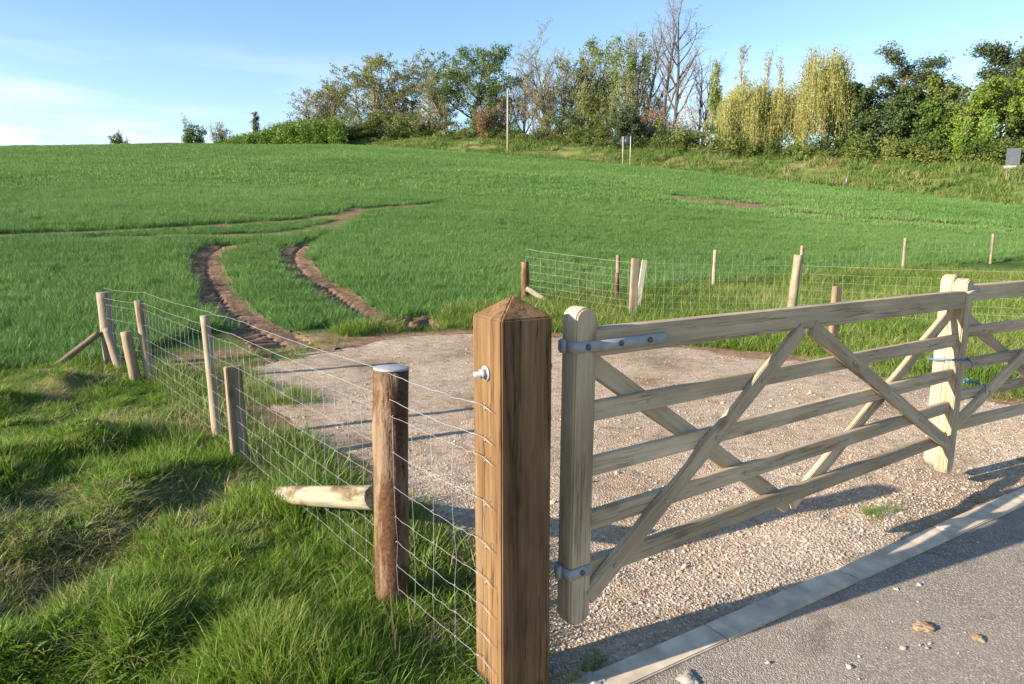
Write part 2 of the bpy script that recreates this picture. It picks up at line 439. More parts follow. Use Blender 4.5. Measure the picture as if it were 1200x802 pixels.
def ground_mat():
    m, n, l, b = mat_new('field_ground')
    tc = N(n, 'ShaderNodeTexCoord')
    def noise(sc, d=5.0, r=0.6, sx=None):
        t = N(n, 'ShaderNodeTexNoise', Scale=sc, Detail=d, Roughness=r)
        l.new(tc.outputs['Object'], t.inputs['Vector']); return t
    a_s = N(n, 'ShaderNodeAttribute', attribute_name='soil'); a_c = N(n, 'ShaderNodeAttribute', attribute_name='crop'); a_b = N(n, 'ShaderNodeAttribute', attribute_name='bank')
    grass = ramp(n, [(0.28, (0.03, 0.055, 0.012)), (0.48, (0.06, 0.11, 0.022)), (0.62, (0.11, 0.15, 0.035)), (0.75, (0.2, 0.18, 0.08))]); t1 = noise(0.9); l.new(t1.outputs['Fac'], grass.inputs[0])
    crop = ramp(n, [(0.3, (0.045, 0.11, 0.022)), (0.55, (0.07, 0.16, 0.032)), (0.75, (0.09, 0.18, 0.04))]); t2 = noise(1.6, 8); l.new(t2.outputs['Fac'], crop.inputs[0])
    soil = ramp(n, [(0.3, (0.13, 0.075, 0.045)), (0.5, (0.25, 0.155, 0.095)), (0.7, (0.36, 0.25, 0.165))]); t3 = noise(7, 8, 0.65); l.new(t3.outputs['Fac'], soil.inputs[0])
    bank = ramp(n, [(0.3, (0.05, 0.09, 0.02)), (0.45, (0.09, 0.14, 0.03)), (0.58, (0.16, 0.17, 0.06)), (0.7, (0.27, 0.2, 0.1))]); t4 = noise(0.35, 8, 0.65); l.new(t4.outputs['Fac'], bank.inputs[0])
    col = grass.outputs[0]
    for a, c in ((a_c, crop), (a_b, bank), (a_s, soil)):
        mx = N(n, 'ShaderNodeMixRGB'); l.new(a.outputs['Fac'], mx.inputs['Fac']); l.new(col, mx.inputs['Color1']); l.new(c.outputs[0], mx.inputs['Color2']); col = mx.outputs[0]
    l.new(col, b.inputs['Base Color']); b.inputs['Roughness'].default_value = 1.0; b.inputs['Specular IOR Level'].default_value = 0.1
    t5 = noise(14, 8, 0.7)
    bp = N(n, 'ShaderNodeBump', Strength=0.7, Distance=0.05); l.new(t5.outputs['Fac'], bp.inputs['Height']); l.new(bp.outputs[0], b.inputs['Normal'])
    return m
M['ground'] = ground_mat()

def gravel_mat():
    m, n, l, b = mat_new('gravel_bed')
    tc = N(n, 'ShaderNodeTexCoord')
    vo = N(n, 'ShaderNodeTexVoronoi', Scale=85.0); l.new(tc.outputs['Object'], vo.inputs['Vector'])
    vo2 = N(n, 'ShaderNodeTexVoronoi', Scale=120.0); l.new(tc.outputs['Object'], vo2.inputs['Vector'])
    hsv = N(n, 'ShaderNodeSeparateColor'); l.new(vo.outputs['Color'], hsv.inputs[0])
    st = ramp(n, [(0.0, (0.20, 0.14, 0.095)), (0.35, (0.38, 0.285, 0.195)), (0.7, (0.50, 0.395, 0.29)), (1.0, (0.64, 0.54, 0.43))]); l.new(hsv.outputs[0], st.inputs[0])
    big = N(n, 'ShaderNodeTexNoise', Scale=0.9, Detail=7.0, Roughness=0.62); l.new(tc.outputs['Object'], big.inputs['Vector'])
    dirt = ramp(n, [(0.32, (0.21, 0.145, 0.09)), (0.47, (0.36, 0.258, 0.172)), (0.55, (0.42, 0.312, 0.218)), (0.7, (0.49, 0.382, 0.28))]); l.new(big.outputs['Fac'], dirt.inputs[0])
    mr = N(n, 'ShaderNodeMapRange'); mr.inputs['From Min'].default_value, mr.inputs['From Max'].default_value = 0.36, 0.58; l.new(big.outputs['Fac'], mr.inputs['Value'])
    mf = N(n, 'ShaderNodeMath', operation='MULTIPLY_ADD'); mf.inputs[1].default_value = -0.5; mf.inputs[2].default_value = 0.8; l.new(mr.outputs[0], mf.inputs[0])
    mx = N(n, 'ShaderNodeMixRGB'); l.new(mf.outputs[0], mx.inputs['Fac']); l.new(st.outputs[0], mx.inputs['Color1']); l.new(dirt.outputs[0], mx.inputs['Color2'])
    l.new(mx.outputs[0], b.inputs['Base Color']); b.inputs['Roughness'].default_value = 0.95; b.inputs['Specular IOR Level'].default_value = 0.15
    md = N(n, 'ShaderNodeTexNoise', Scale=9.0, Detail=8.0, Roughness=0.7); l.new(tc.outputs['Object'], md.inputs['Vector'])
    mdr = ramp(n, [(0.34, (0.62, 0.58, 0.55)), (0.5, (1, 1, 1)), (0.68, (1.12, 1.1, 1.08))]); l.new(md.outputs['Fac'], mdr.inputs[0])
    mm = N(n, 'ShaderNodeMixRGB', blend_type='MULTIPLY', Fac=1.0); l.new(mx.outputs[0], mm.inputs['Color1']); l.new(mdr.outputs[0], mm.inputs['Color2']); l.new(mm.outputs[0], b.inputs['Base Color'])
    h = N(n, 'ShaderNodeMath', operation='MULTIPLY_ADD'); h.inputs[1].default_value = 0.4
    l.new(vo2.outputs['Distance'], h.inputs[0]); l.new(vo.outputs['Distance'], h.inputs[2])
    bp = N(n, 'ShaderNodeBump', Strength=0.7, Distance=0.008); bp.invert = True; l.new(h.outputs[0], bp.inputs['Height']); l.new(bp.outputs[0], b.inputs['Normal'])
    return m
M['gravel'] = gravel_mat()

def stone_mat(name, cols):
    m, n, l, b = mat_new(name)
    oi = N(n, 'ShaderNodeObjectInfo'); rp = ramp(n, cols); l.new(oi.outputs['Random'], rp.inputs[0])
    tc = N(n, 'ShaderNodeTexCoord'); t = N(n, 'ShaderNodeTexNoise', Scale=2.5, Detail=5.0); l.new(tc.outputs['Object'], t.inputs['Vector'])
    mu = N(n, 'ShaderNodeMixRGB', blend_type='MULTIPLY', Fac=0.35); l.new(rp.outputs[0], mu.inputs['Color1']); l.new(t.outputs['Fac'], mu.inputs['Color2'])
    l.new(mu.outputs[0], b.inputs['Base Color']); b.inputs['Roughness'].default_value = 0.9; b.inputs['Specular IOR Level'].default_value = 0.2
    return m
M['stone'] = stone_mat('limestone_gravel', [(0, (0.31, 0.235, 0.185)), (0.3, (0.41, 0.325, 0.26)), (0.6, (0.48, 0.395, 0.325)), (0.85, (0.59, 0.515, 0.44)), (1, (0.42, 0.29, 0.225))])

def road_mat():
    m, n, l, b = mat_new('tarmac')
    tc = N(n, 'ShaderNodeTexCoord')
    vo = N(n, 'ShaderNodeTexVoronoi', Scale=150.0); l.new(tc.outputs['Object'], vo.inputs['Vector'])
    sc = N(n, 'ShaderNodeSeparateColor'); l.new(vo.outputs['Color'], sc.inputs[0])
    ag = ramp(n, [(0, (0.12, 0.105, 0.093)), (0.5, (0.215, 0.19, 0.165)), (0.85, (0.31, 0.275, 0.24)), (1, (0.52, 0.46, 0.40))]); l.new(sc.outputs[0], ag.inputs[0])
    d = N(n, 'ShaderNodeTexNoise', Scale=1.1, Detail=7.0, Roughness=0.65); l.new(tc.outputs['Object'], d.inputs['Vector'])
    dr = N(n, 'ShaderNodeMapRange'); dr.inputs['From Min'].default_value, dr.inputs['From Max'].default_value = 0.35, 0.7; dr.inputs['To Min'].default_value, dr.inputs['To Max'].default_value = 0.2, 0.7; l.new(d.outputs['Fac'], dr.inputs['Value'])
    mx = N(n, 'ShaderNodeMixRGB'); mx.inputs['Color2'].default_value = (0.36, 0.285, 0.22, 1)
    l.new(dr.outputs[0], mx.inputs['Fac']); l.new(ag.outputs[0], mx.inputs['Color1'])
    st = N(n, 'ShaderNodeTexNoise', Scale=3.2, Detail=6.0, Roughness=0.7, Distortion=0.6); l.new(tc.outputs['Object'], st.inputs['Vector'])
    sr = ramp(n, [(0.32, (0.66, 0.64, 0.63)), (0.48, (1, 1, 1)), (0.62, (1, 1, 1)), (0.74, (1.0, 0.93, 0.86))]); l.new(st.outputs['Fac'], sr.inputs[0])
    mm = N(n, 'ShaderNodeMixRGB', blend_type='MULTIPLY', Fac=1.0); l.new(mx.outputs[0], mm.inputs['Color1']); l.new(sr.outputs[0], mm.inputs['Color2'])
    l.new(mm.outputs[0], b.inputs['Base Color']); b.inputs['Roughness'].default_value = 0.9; b.inputs['Specular IOR Level'].default_value = 0.25
    bp = N(n, 'ShaderNodeBump', Strength=0.55, Distance=0.006); bp.invert = True; l.new(vo.outputs['Distance'], bp.inputs['Height']); l.new(bp.outputs[0], b.inputs['Normal'])
    return m
M['road'] = road_mat()

def rut_mat():
    m, n, l, b = mat_new('rutted_soil')
    tc = N(n, 'ShaderNodeTexCoord')
    t = N(n, 'ShaderNodeTexNoise', Scale=9.0, Detail=8.0, Roughness=0.65); l.new(tc.outputs['Object'], t.inputs['Vector'])
    rp = ramp(n, [(0.3, (0.105, 0.062, 0.04)), (0.5, (0.18, 0.112, 0.074)), (0.7, (0.26, 0.175, 0.122))]); l.new(t.outputs['Fac'], rp.inputs[0])
    l.new(rp.outputs[0], b.inputs['Base Color']); b.inputs['Roughness'].default_value = 1.0; b.inputs['Specular IOR Level'].default_value = 0.1
    bp = N(n, 'ShaderNodeBump', Strength=0.8, Distance=0.03); l.new(t.outputs['Fac'], bp.inputs['Height']); l.new(bp.outputs[0], b.inputs['Normal'])
    return m
M['rut'] = rut_mat()

def leaf_mat(name, cols, trans=0.35, mode='instance', rough=0.6, big=None):
    """thin leaves: colour varies from one tuft (instance) or leaf (island) to the next"""
    m, n, l, b = mat_new(name)
    if mode == 'instance':
        oi = N(n, 'ShaderNodeObjectInfo'); g = N(n, 'ShaderNodeNewGeometry')
        s = N(n, 'ShaderNodeMath', operation='MULTIPLY'); s.inputs[1].default_value = 0.55; l.new(oi.outputs['Random'], s.inputs[0])
        a = N(n, 'ShaderNodeMath', operation='MULTIPLY_ADD'); a.inputs[1].default_value = 0.45; l.new(g.outputs['Random Per Island'], a.inputs[0]); l.new(s.outputs[0], a.inputs[2])
        fac = a.outputs[0]
    else:
        g = N(n, 'ShaderNodeNewGeometry'); fac = g.outputs['Random Per Island']
        tc = N(n, 'ShaderNodeTexCoord'); t = N(n, 'ShaderNodeTexNoise', Scale=0.55, Detail=3.0); l.new(tc.outputs['Object'], t.inputs['Vector'])
        a = N(n, 'ShaderNodeMath', operation='MULTIPLY_ADD'); a.inputs[1].default_value = 0.45; l.new(fac, a.inputs[0])
        mr = N(n, 'ShaderNodeMapRange'); mr.inputs['From Min'].default_value, mr.inputs['From Max'].default_value, mr.inputs['To Max'].default_value = 0.3, 0.7, 0.55
        l.new(t.outputs['Fac'], mr.inputs['Value']); l.new(mr.outputs[0], a.inputs[2]); fac = a.outputs[0]
    if big:   # broad drifts of another tone over the ground
        ge = N(n, 'ShaderNodeNewGeometry')
        t = N(n, 'ShaderNodeTexNoise', Scale=big, Detail=4.0); l.new(ge.outputs['Position'], t.inputs['Vector'])
        mr = N(n, 'ShaderNodeMapRange'); mr.inputs['From Min'].default_value, mr.inputs['From Max'].default_value = 0.3, 0.7; mr.inputs['To Min'].default_value, mr.inputs['To Max'].default_value = -0.25, 0.25
        l.new(t.outputs['Fac'], mr.inputs['Value'])
        ad = N(n, 'ShaderNodeMath', operation='ADD'); l.new(fac, ad.inputs[0]); l.new(mr.outputs[0], ad.inputs[1]); fac = ad.outputs[0]
    k = len(cols) - 1
    rp = ramp(n, [(i / k, c) for i, c in enumerate(cols)]); l.new(fac, rp.inputs[0])
    l.new(rp.outputs[0], b.inputs['Base Color']); b.inputs['Roughness'].default_value = rough; b.inputs['Specular IOR Level'].default_value = 0.3
    tr = N(n, 'ShaderNodeBsdfTranslucent'); l.new(rp.outputs[0], tr.inputs['Color'])
    ms = N(n, 'ShaderNodeMixShader', Fac=trans); l.new(b.outputs[0], ms.inputs[1]); l.new(tr.outputs[0], ms.inputs[2])
    l.new(ms.outputs[0], n['Material Output'].inputs['Surface'])
    return m
M['lush'] = leaf_mat('lush_grass_blade', [(0.05, 0.12, 0.011), (0.095, 0.19, 0.018), (0.15, 0.255, 0.027), (0.22, 0.30, 0.045), (0.32, 0.34, 0.09)], 0.4, big=1.1)
M['straw'] = leaf_mat('dead_grass_blade', [(0.24, 0.21, 0.08), (0.36, 0.29, 0.14), (0.46, 0.38, 0.22)], 0.25)
M['cropleaf'] = leaf_mat('cereal_blade', [(0.078, 0.174, 0.040), (0.106, 0.216, 0.052), (0.142, 0.258, 0.066), (0.195, 0.30, 0.088)], 0.32, big=0.09)
M['pasture'] = leaf_mat('pasture_blade', [(0.075, 0.15, 0.018), (0.12, 0.2, 0.025), (0.18, 0.25, 0.045), (0.3, 0.27, 0.1)], 0.35, big=0.5)
M['bankgrass'] = leaf_mat('bank_grass_blade', [(0.065, 0.13, 0.02), (0.1, 0.18, 0.03), (0.14, 0.21, 0.045), (0.2, 0.22, 0.07), (0.36, 0.28, 0.15)], 0.3, big=0.22)
M['scrub'] = leaf_mat('scrub_leaf', [(0.035, 0.065, 0.016), (0.06, 0.10, 0.022), (0.1, 0.14, 0.03), (0.16, 0.16, 0.055)], 0.3, big=0.3)
M['hedge_leaf'] = leaf_mat('hedge_leaf', [(0.08, 0.15, 0.02), (0.12, 0.2, 0.03), (0.17, 0.24, 0.04)], 0.35, big=0.3)
for nm, cols in {
    'leaf_green': [(0.06, 0.115, 0.018), (0.095, 0.165, 0.026), (0.14, 0.21, 0.036)],
    'leaf_lime': [(0.11, 0.17, 0.02), (0.16, 0.23, 0.03), (0.22, 0.27, 0.05)],
    'leaf_willow': [(0.22, 0.255, 0.07), (0.28, 0.315, 0.095), (0.36, 0.375, 0.14)],
    'leaf_brown': [(0.18, 0.165, 0.055), (0.18, 0.205, 0.05), (0.2, 0.23, 0.06)],
    'leaf_olive': [(0.115, 0.16, 0.028), (0.165, 0.21, 0.04), (0.23, 0.26, 0.06)],
    'leaf_dark': [(0.05, 0.085, 0.025), (0.075, 0.115, 0.034), (0.115, 0.15, 0.045)],
    'leaf_pine': [(0.055, 0.085, 0.04), (0.08, 0.11, 0.05), (0.115, 0.145, 0.06)],
    'leaf_russet': [(0.22, 0.10, 0.05), (0.27, 0.14, 0.07), (0.2, 0.13, 0.06)],
    'blossom': [(0.42, 0.38, 0.36), (0.55, 0.5, 0.47), (0.65, 0.6, 0.57)],
    'leaf_bright': [(0.12, 0.22, 0.015), (0.17, 0.3, 0.02), (0.22, 0.33, 0.04)]}.items():
    M[nm] = leaf_mat(nm, cols, 0.35, 'island')
def bark_mat(name, c):
    return simple_mat(name, c, 0.95, 0, 0.35, 3.0, 0.4)
M['bark'] = bark_mat('grey_bark', (0.17, 0.14, 0.115)); M['bark_dark'] = bark_mat('dark_bark', (0.075, 0.065, 0.06))
M['bark_pine'] = bark_mat('red_pine_bark', (0.27, 0.13, 0.075)); M['bark_pale'] = bark_mat('pale_bark', (0.33, 0.29, 0.22))
M['twig'] = bark_mat('twig_bark', (0.25, 0.20, 0.155)); M['twig_pale'] = bark_mat('pale_twig', (0.36, 0.31, 0.22)); M['twig_gold'] = bark_mat('willow_twig', (0.33, 0.27, 0.09))

# ------------------------------------------------------------------ ground, gravel, road, kerb
def build_ground():
    fine = np.linspace(R(-47), R(47), 420)
    rest = np.linspace(R(47), R(313), 60)[1:-1]
    az = np.concatenate([fine, rest]); na = len(az)
    rr = np.concatenate([np.linspace(0.25, 1.3, 6)[:-1], np.geomspace(1.3, 12, 120)[:-1], np.geomspace(12, 170, 130)[:-1], np.geomspace(170, 3000, 30)])
    nr = len(rr)
    A, Q = np.meshgrid(az, rr)
    x, y = (Q * np.sin(A)).ravel(), (Q * np.cos(A)).ravel()
    z = land_z(x, y)
    ks = kerb_side(x, y)
    gin = pip(x, y, GRAVEL); gd = pdist(x, y, GRAVEL + [GRAVEL[0]])
    z -= np.where(gin, 0.06 * smooth(0.4, 1.0, gd), 0) + np.where(gin, 0.06 * smooth(-1.1, -0.6, ks), 0)
    z -= 0.16 * smooth(-0.12, 0.02, ks) * (np.hypot(x, y) < 40)
    rut = np.minimum(pdist(x, y, RUT1), pdist(x, y, RUT2))
    z -= 0.14 * (1 - smooth(0.22, 0.42, rut))
    crop = smooth(-0.1, 0.3, crop_side(x, y)) * (np.abs(bearing(x, y)) < R(100))
    er = np.hypot(x, y) - edge_r(bearing(x, y))
    bank = smooth(-0.5, 0.8, er + 1.5 * (fbm(x, y, 4, 2) - 0.5)) * (np.hypot(x, y) < 400)
    soil = 1 - smooth(0.25, 0.6, rut)
    soil = np.maximum(soil, 1 - smooth(1.7, 3.0, pdist(x, y, BARE) + 1.2 * (fbm(x, y, 1.2, 4) - 0.5)))
    soil = np.maximum(soil, 0.8 * (1 - smooth(0.6, 1.5, pdist(x, y, BARE2) + 0.8 * (fbm(x, y, 1.2, 6) - 0.5))))
    soil = np.maximum(soil, 0.8 * (1 - smooth(0.2, 0.7, np.minimum(pdist(x, y, TRAM1), pdist(x, y, BARE3)))))
    soil = np.maximum(soil, 0.6 * (1 - smooth(0.2, 0.6, pdist(x, y, TRAM2))))
    gap = smooth(0.5, 0.1, np.abs(crop_side(x, y) + 0.5)) * (bearing(x, y) > -0.3) * (bearing(x, y) < 0.05)
    soil = np.maximum(soil, gap * smooth(0.35, 0.6, fbm(x, y, 0.9, 9) + 0.1))
    apron = np.where(gin, -gd, gd) * 1.0
    soil = np.maximum(soil, (1 - smooth(0.1, 0.9, apron + 1.2 * (fbm(x, y, 0.9, 14) - 0.5))) * (np.hypot(x, y) < 30) * (np.hypot(x, y) > 7.2) * ~verge_mask(x, y))
    soil = np.maximum(soil, 0.75 * (1 - smooth(0.05, 0.3, apron + 0.5 * (fbm(x, y, 0.4, 18) - 0.5))) * (np.hypot(x, y) < 7.6))
    vg = verge_mask(x, y)
    soil = np.maximum(soil, np.where(vg, 0.35 * smooth(0.5, 0.68, fbm(x, y, 0.7, 21)), 0))
    i = np.arange(nr - 1)[:, None] * na + np.arange(na)[None, :]
    j = np.arange(nr - 1)[:, None] * na + (np.arange(na)[None, :] + 1) % na
    F = np.stack([i, i + na, j + na, j], -1).reshape(-1, 4)
    V = np.stack([x, y, z], 1)
    c = len(V); V = np.vstack([V, [[0, 0, -0.16]]])
    T = np.stack([np.full(na, c), np.arange(na), (np.arange(na) + 1) % na], 1)
    me = np_mesh('ground', V, [T, F], True)
    for k, v in (('soil', soil), ('crop', crop), ('bank', bank)): add_attr(me, k, np.append(v, 0))
    tag(link('ground', me, M['ground']), kind='structure')

def grid_sheet(name, poly, step, zf, mat, far=None):
    """a sheet over a polygon in plan"""
    P = np.array(poly); x0, y0 = P.min(0) - step; x1, y1 = P.max(0) + step
    xs, ys = np.arange(x0, x1, step), np.arange(y0, y1, step)
    X, Y = np.meshgrid(xs, ys); nx = len(xs)
    x, y = X.ravel(), Y.ravel()
    keep = pip(x, y, poly) | (pdist(x, y, list(poly) + [poly[0]]) < step * 2.0)
    ij = (np.arange(len(ys) - 1)[:, None] * nx + np.arange(nx - 1)[None, :]).ravel()
    q = np.stack([ij, ij + 1, ij + nx + 1, ij + nx], 1)
    q = q[keep[q].all(1)]
    used = np.unique(q); remap = np.full(len(x), -1); remap[used] = np.arange(len(used))
    me = np_mesh(name, np.stack([x, y, zf(x, y)], 1)[used], [remap[q]], True)
    return link(name, me, mat)

def gravel_z(x, y):
    d = pdist(x, y, GRAVEL + [GRAVEL[0]]); ins = pip(x, y, GRAVEL)
    ks = -kerb_side(x, y)
    edge = np.where(ins, d, -d)
    rag = 0.9 * (fbm(x, y, 1.1, 12) - 0.5)
    z = base_z(x, y) + 0.012 + 0.03 * (fbm(x, y, 1.3, 15) - 0.5) + 0.010 * (vnoise(x, y, 0.16, 16) - 0.5)
    drop = np.where(ks > 0.35, 0.05 * (1 - smooth(0.0, 0.7, edge + rag)), 0)
    z = z - drop
    return np.where(ks < 0.3, np.minimum(z, -0.012 + 0.02 * (vnoise(x, y, 0.12, 5) - 0.5) + 0.22 * np.clip(ks, 0, 1)), z)

def build_surfaces():
    build_ground()
    poly = list(GRAVEL)
    poly[0] = tuple(K0 - KD * 0.05 - KN * 0.004); poly[1] = tuple(K0 + KD * 9 - KN * 0.004)
    tag(grid_sheet('gravel_yard', poly, 0.055, gravel_z, M['gravel']), kind='structure')
    a, b = K0 - KD * 14 + KN * KW, K0 + KD * 26 + KN * KW
    V = []; nA, nB = 60, 24
    for i in range(nA + 1):
        for j in range(nB + 1):
            p = a + (b - a) * i / nA + KN * (j / nB) ** 1.5 * 7
            V.append((p[0], p[1], -0.012 + 0.010 * (float(fbm(p[0], p[1], 1.4, 30)) - 0.5)))
    q = (np.arange(nA)[:, None] * (nB + 1) + np.arange(nB)[None, :]).ravel()
    F = np.stack([q, q + 1, q + nB + 2, q + nB + 1], 1)
    tag(link('road', np_mesh('road', V, [F], True), M['road']), kind='structure')
    kroot = tag(empty('kerb', (K0[0], K0[1], 0)), kind='structure')
    kroot.rotation_euler = (0, 0, math.atan2(KD[1], KD[0]))
    L = 0.915; off = -0.03
    bm = bmesh.new()
    bmesh.ops.create_cube(bm, size=1)
    bmesh.ops.scale(bm, vec=(L - 0.004, KW, 0.16), verts=bm.verts)
    bmesh.ops.bevel(bm, geom=bm.edges[:], offset=0.005, segments=2, affect='EDGES')
    me = bpy.data.meshes.new('kerb_stone'); bm.to_mesh(me); bm.free(); me.materials.append(M['concrete'])
    rng = random.Random(4)
    for k in range(13):
        o = bpy.data.objects.new('kerb_stone', me); COL.objects.link(o); o.parent = kroot
        o.location = (off + L * (k + 0.5) + 0.02, -KW / 2, -0.08 + rng.uniform(-0.002, 0.002))
        o.rotation_euler = (rng.uniform(-0.004, 0.004), 0, 0)

def build_rut(line, name, half, seed, flip=1):
    P = np.array(line); d = np.hypot(*np.diff(P, axis=0).T); s = np.concatenate([[0], np.cumsum(d)])
    n = int(s[-1] / 0.035); t = np.linspace(0, s[-1], n)
    C = np.stack([np.interp(t, s, P[:, 0]), np.interp(t, s, P[:, 1])], 1)
    T = np.gradient(C, axis=0); T /= np.linalg.norm(T, axis=1)[:, None]
    Nn = np.stack([-T[:, 1], T[:, 0]], 1)
    u = np.linspace(-1, 1, 27)
    wob = half * (1 + 0.25 * (vnoise(t, t * 0, 0.8, seed) - 0.5) + 0.45 * smooth(1.6, 0.0, t))
    X = C[:, None, 0] + Nn[:, None, 0] * (u[None, :] * wob[:, None]); Y = C[:, None, 1] + Nn[:, None, 1] * (u[None, :] * wob[:, None])
    z = base_z(X, Y)
    ph = (t[:, None] + flip * np.abs(u)[None, :] * 0.16 + (u[None, :] > 0) * 0.1) / 0.23
    tooth = smooth(0.3, 0.55, ph % 1.0) * smooth(1.0, 0.9, ph % 1.0)
    inner = smooth(0.9, 0.75, np.abs(u))[None, :] * smooth(0.02, 0.1, np.abs(u))[None, :]
    wear = smooth(0.3, 0.6, fbm(X, Y, 1.1, seed + 3))
    z = z - 0.06 + 0.075 * tooth * inner * (0.4 + 0.6 * wear) + 0.04 * (fbm(X, Y, 0.2, seed) - 0.5) + 0.05 * (smooth(0.7, 0.86, np.abs(u)) - 3.2 * smooth(0.88, 1.0, np.abs(u)))[None, :]
    m = len(u)
    q = (np.arange(n - 1)[:, None] * m + np.arange(m - 1)[None, :]).ravel()
    F = np.stack([q, q + m, q + m + 1, q + 1], 1)
    tag(link(name, np_mesh(name, np.stack([X.ravel(), Y.ravel(), z.ravel()], 1), [F], True), M['rut']), kind='structure')

build_surfaces()
build_rut(RUT1, 'wheel_rut', 0.46, 1)
build_rut(RUT2, 'wheel_rut', 0.46, 7)

# ------------------------------------------------------------------ timber pieces (long axis = own X)
def place_along(o, p0, p1, up=(0, 0, 1)):
    p0, p1 = Vector(p0), Vector(p1)
    x = (p1 - p0).normalized(); up = Vector(up)
    y = up.cross(x)
    if y.length < 1e-4: y = Vector((0, 1, 0)).cross(x)
    y.normalize(); z = x.cross(y)
    m = Matrix((x, y, z)).transposed().to_4x4(); m.translation = p0
    o.matrix_basis = m
    return o

def bevel_mesh(name, bm, off, seg=2, ang=R(25)):
    es = [e for e in bm.edges if e.is_manifold and e.calc_face_angle(0) > ang]
    bmesh.ops.bevel(bm, geom=es, offset=off, segments=seg, affect='EDGES', clamp_overlap=True)
    bmesh.ops.recalc_face_normals(bm, faces=bm.faces)
    me = bpy.data.meshes.new(name); bm.to_mesh(me); bm.free()
    return me

def beam(name, parent, p0, p1, w, h, mat, up=(0, 0, 1), bev=0.004, profile=None, seed=0, rough=0.0015):
    """sawn timber from p0 to p1: w across (own Y), h along up (own Z); profile adds (t, half-height scale) knots along it"""
    L = (Vector(p1) - Vector(p0)).length
    rng = random.Random(seed * 7 + int(L * 1000))
    bm = bmesh.new()
    ts = profile or [(0, 1), (0.33, 1), (0.66, 1), (1, 1)]
    rings = []
    for t, k in ts:
        j = lambda: rng.uniform(-rough, rough)
        rings.append([bm.verts.new((L * t, sy * w / 2 + j(), sz * h / 2 * k + j())) for sy, sz in ((-1, -1), (1, -1), (1, 1), (-1, 1))])
    for a, b in zip(rings[:-1], rings[1:]):
        for i in range(4): bm.faces.new((a[i], a[(i + 1) % 4], b[(i + 1) % 4], b[i]))
    bm.faces.new(rings[0][::-1]); bm.faces.new(rings[-1])
    bmesh.ops.recalc_face_normals(bm, faces=bm.faces)
    o = link(name, bevel_mesh(name, bm, bev), mat, parent)
    return place_along(o, p0, p1, up)

def round_top_stile(name, parent, base, height, w, t, mat, taper_bottom=True):
    """upright stile: w along the gate (own Y after placing), t thick, a domed head"""
    bm = bmesh.new()
    prof = [(0.03, -w / 2), (0, -w / 2 + 0.02), (0, w / 2 - 0.02), (0.03, w / 2)]
    for k in range(9):
        a = math.pi * k / 8
        prof.append((height - 0.045 + 0.045 * math.sin(a), math.cos(a) * w / 2))
    f1 = [bm.verts.new((x, y, -t / 2)) for x, y in prof]; f2 = [bm.verts.new((x, y, t / 2)) for x, y in prof]
    n = len(prof)
    bm.faces.new(f1[::-1]); bm.faces.new(f2)
    for i in range(n): bm.faces.new((f1[i], f1[(i + 1) % n], f2[(i + 1) % n], f2[i]))
    bmesh.ops.recalc_face_normals(bm, faces=bm.faces)
    o = link(name, bevel_mesh(name, bm, 0.006, 2, R(30)), mat, parent)
    b = Vector(base)
    m = Matrix(((0, 1, 0), (0, 0, 1), (1, 0, 0))).to_4x4()   # own X up, own Y along the gate, own Z through it
    m.translation = b
    o.matrix_basis = m
    return o

def round_post(name, parent, p0, p1, r0, r1, mat, seed=0, sides=20, knob=0.06, flat_top=True):
    L = (Vector(p1) - Vector(p0)).length
    n = 16; rng = np.random.default_rng(seed)
    ph = rng.uniform(0, 6.28, 6)
    V = []; F = []
    for i in range(n + 1):
        t = i / n; r = r0 + (r1 - r0) * t
        for k in range(sides):
            a = 2 * math.pi * k / sides
            q = r * (1 + knob * (0.5 * math.sin(2 * a + ph[0] + 2 * t) + 0.35 * math.sin(3 * a + ph[1] - 4 * t) + 0.3 * math.sin(9 * t + ph[2] + a) + 0.25 * math.sin(17 * t + ph[3] - 2 * a)))
            V.append((L * t, q * math.cos(a) + 0.05 * r * math.sin(5 * t + ph[4]), q * math.sin(a) + 0.05 * r * math.sin(4 * t + ph[5])))
    for i in range(n):
        for k in range(sides):
            k2 = (k + 1) % sides
            F.append((i * sides + k, i * sides + k2, (i + 1) * sides + k2, (i + 1) * sides + k))
    T = []
    for base, flip in ((0, 1), (n * sides, 0)):
        c = len(V); V.append((L * (0 if base == 0 else 1) + (0.004 if base else -0.0), 0, 0))
        for k in range(sides):
            k2 = (k + 1) % sides
            T.append((c, base + k2, base + k) if flip else (c, base + k, base + k2))
    me = np_mesh(name, V, [T, F], True)
    me.polygons.foreach_set('use_smooth', np.array([p.loop_total == 4 for p in me.polygons], bool))
    o = link(name, me, mat, parent)
    return place_along(o, p0, p1, (0.3, 1, 0.2))

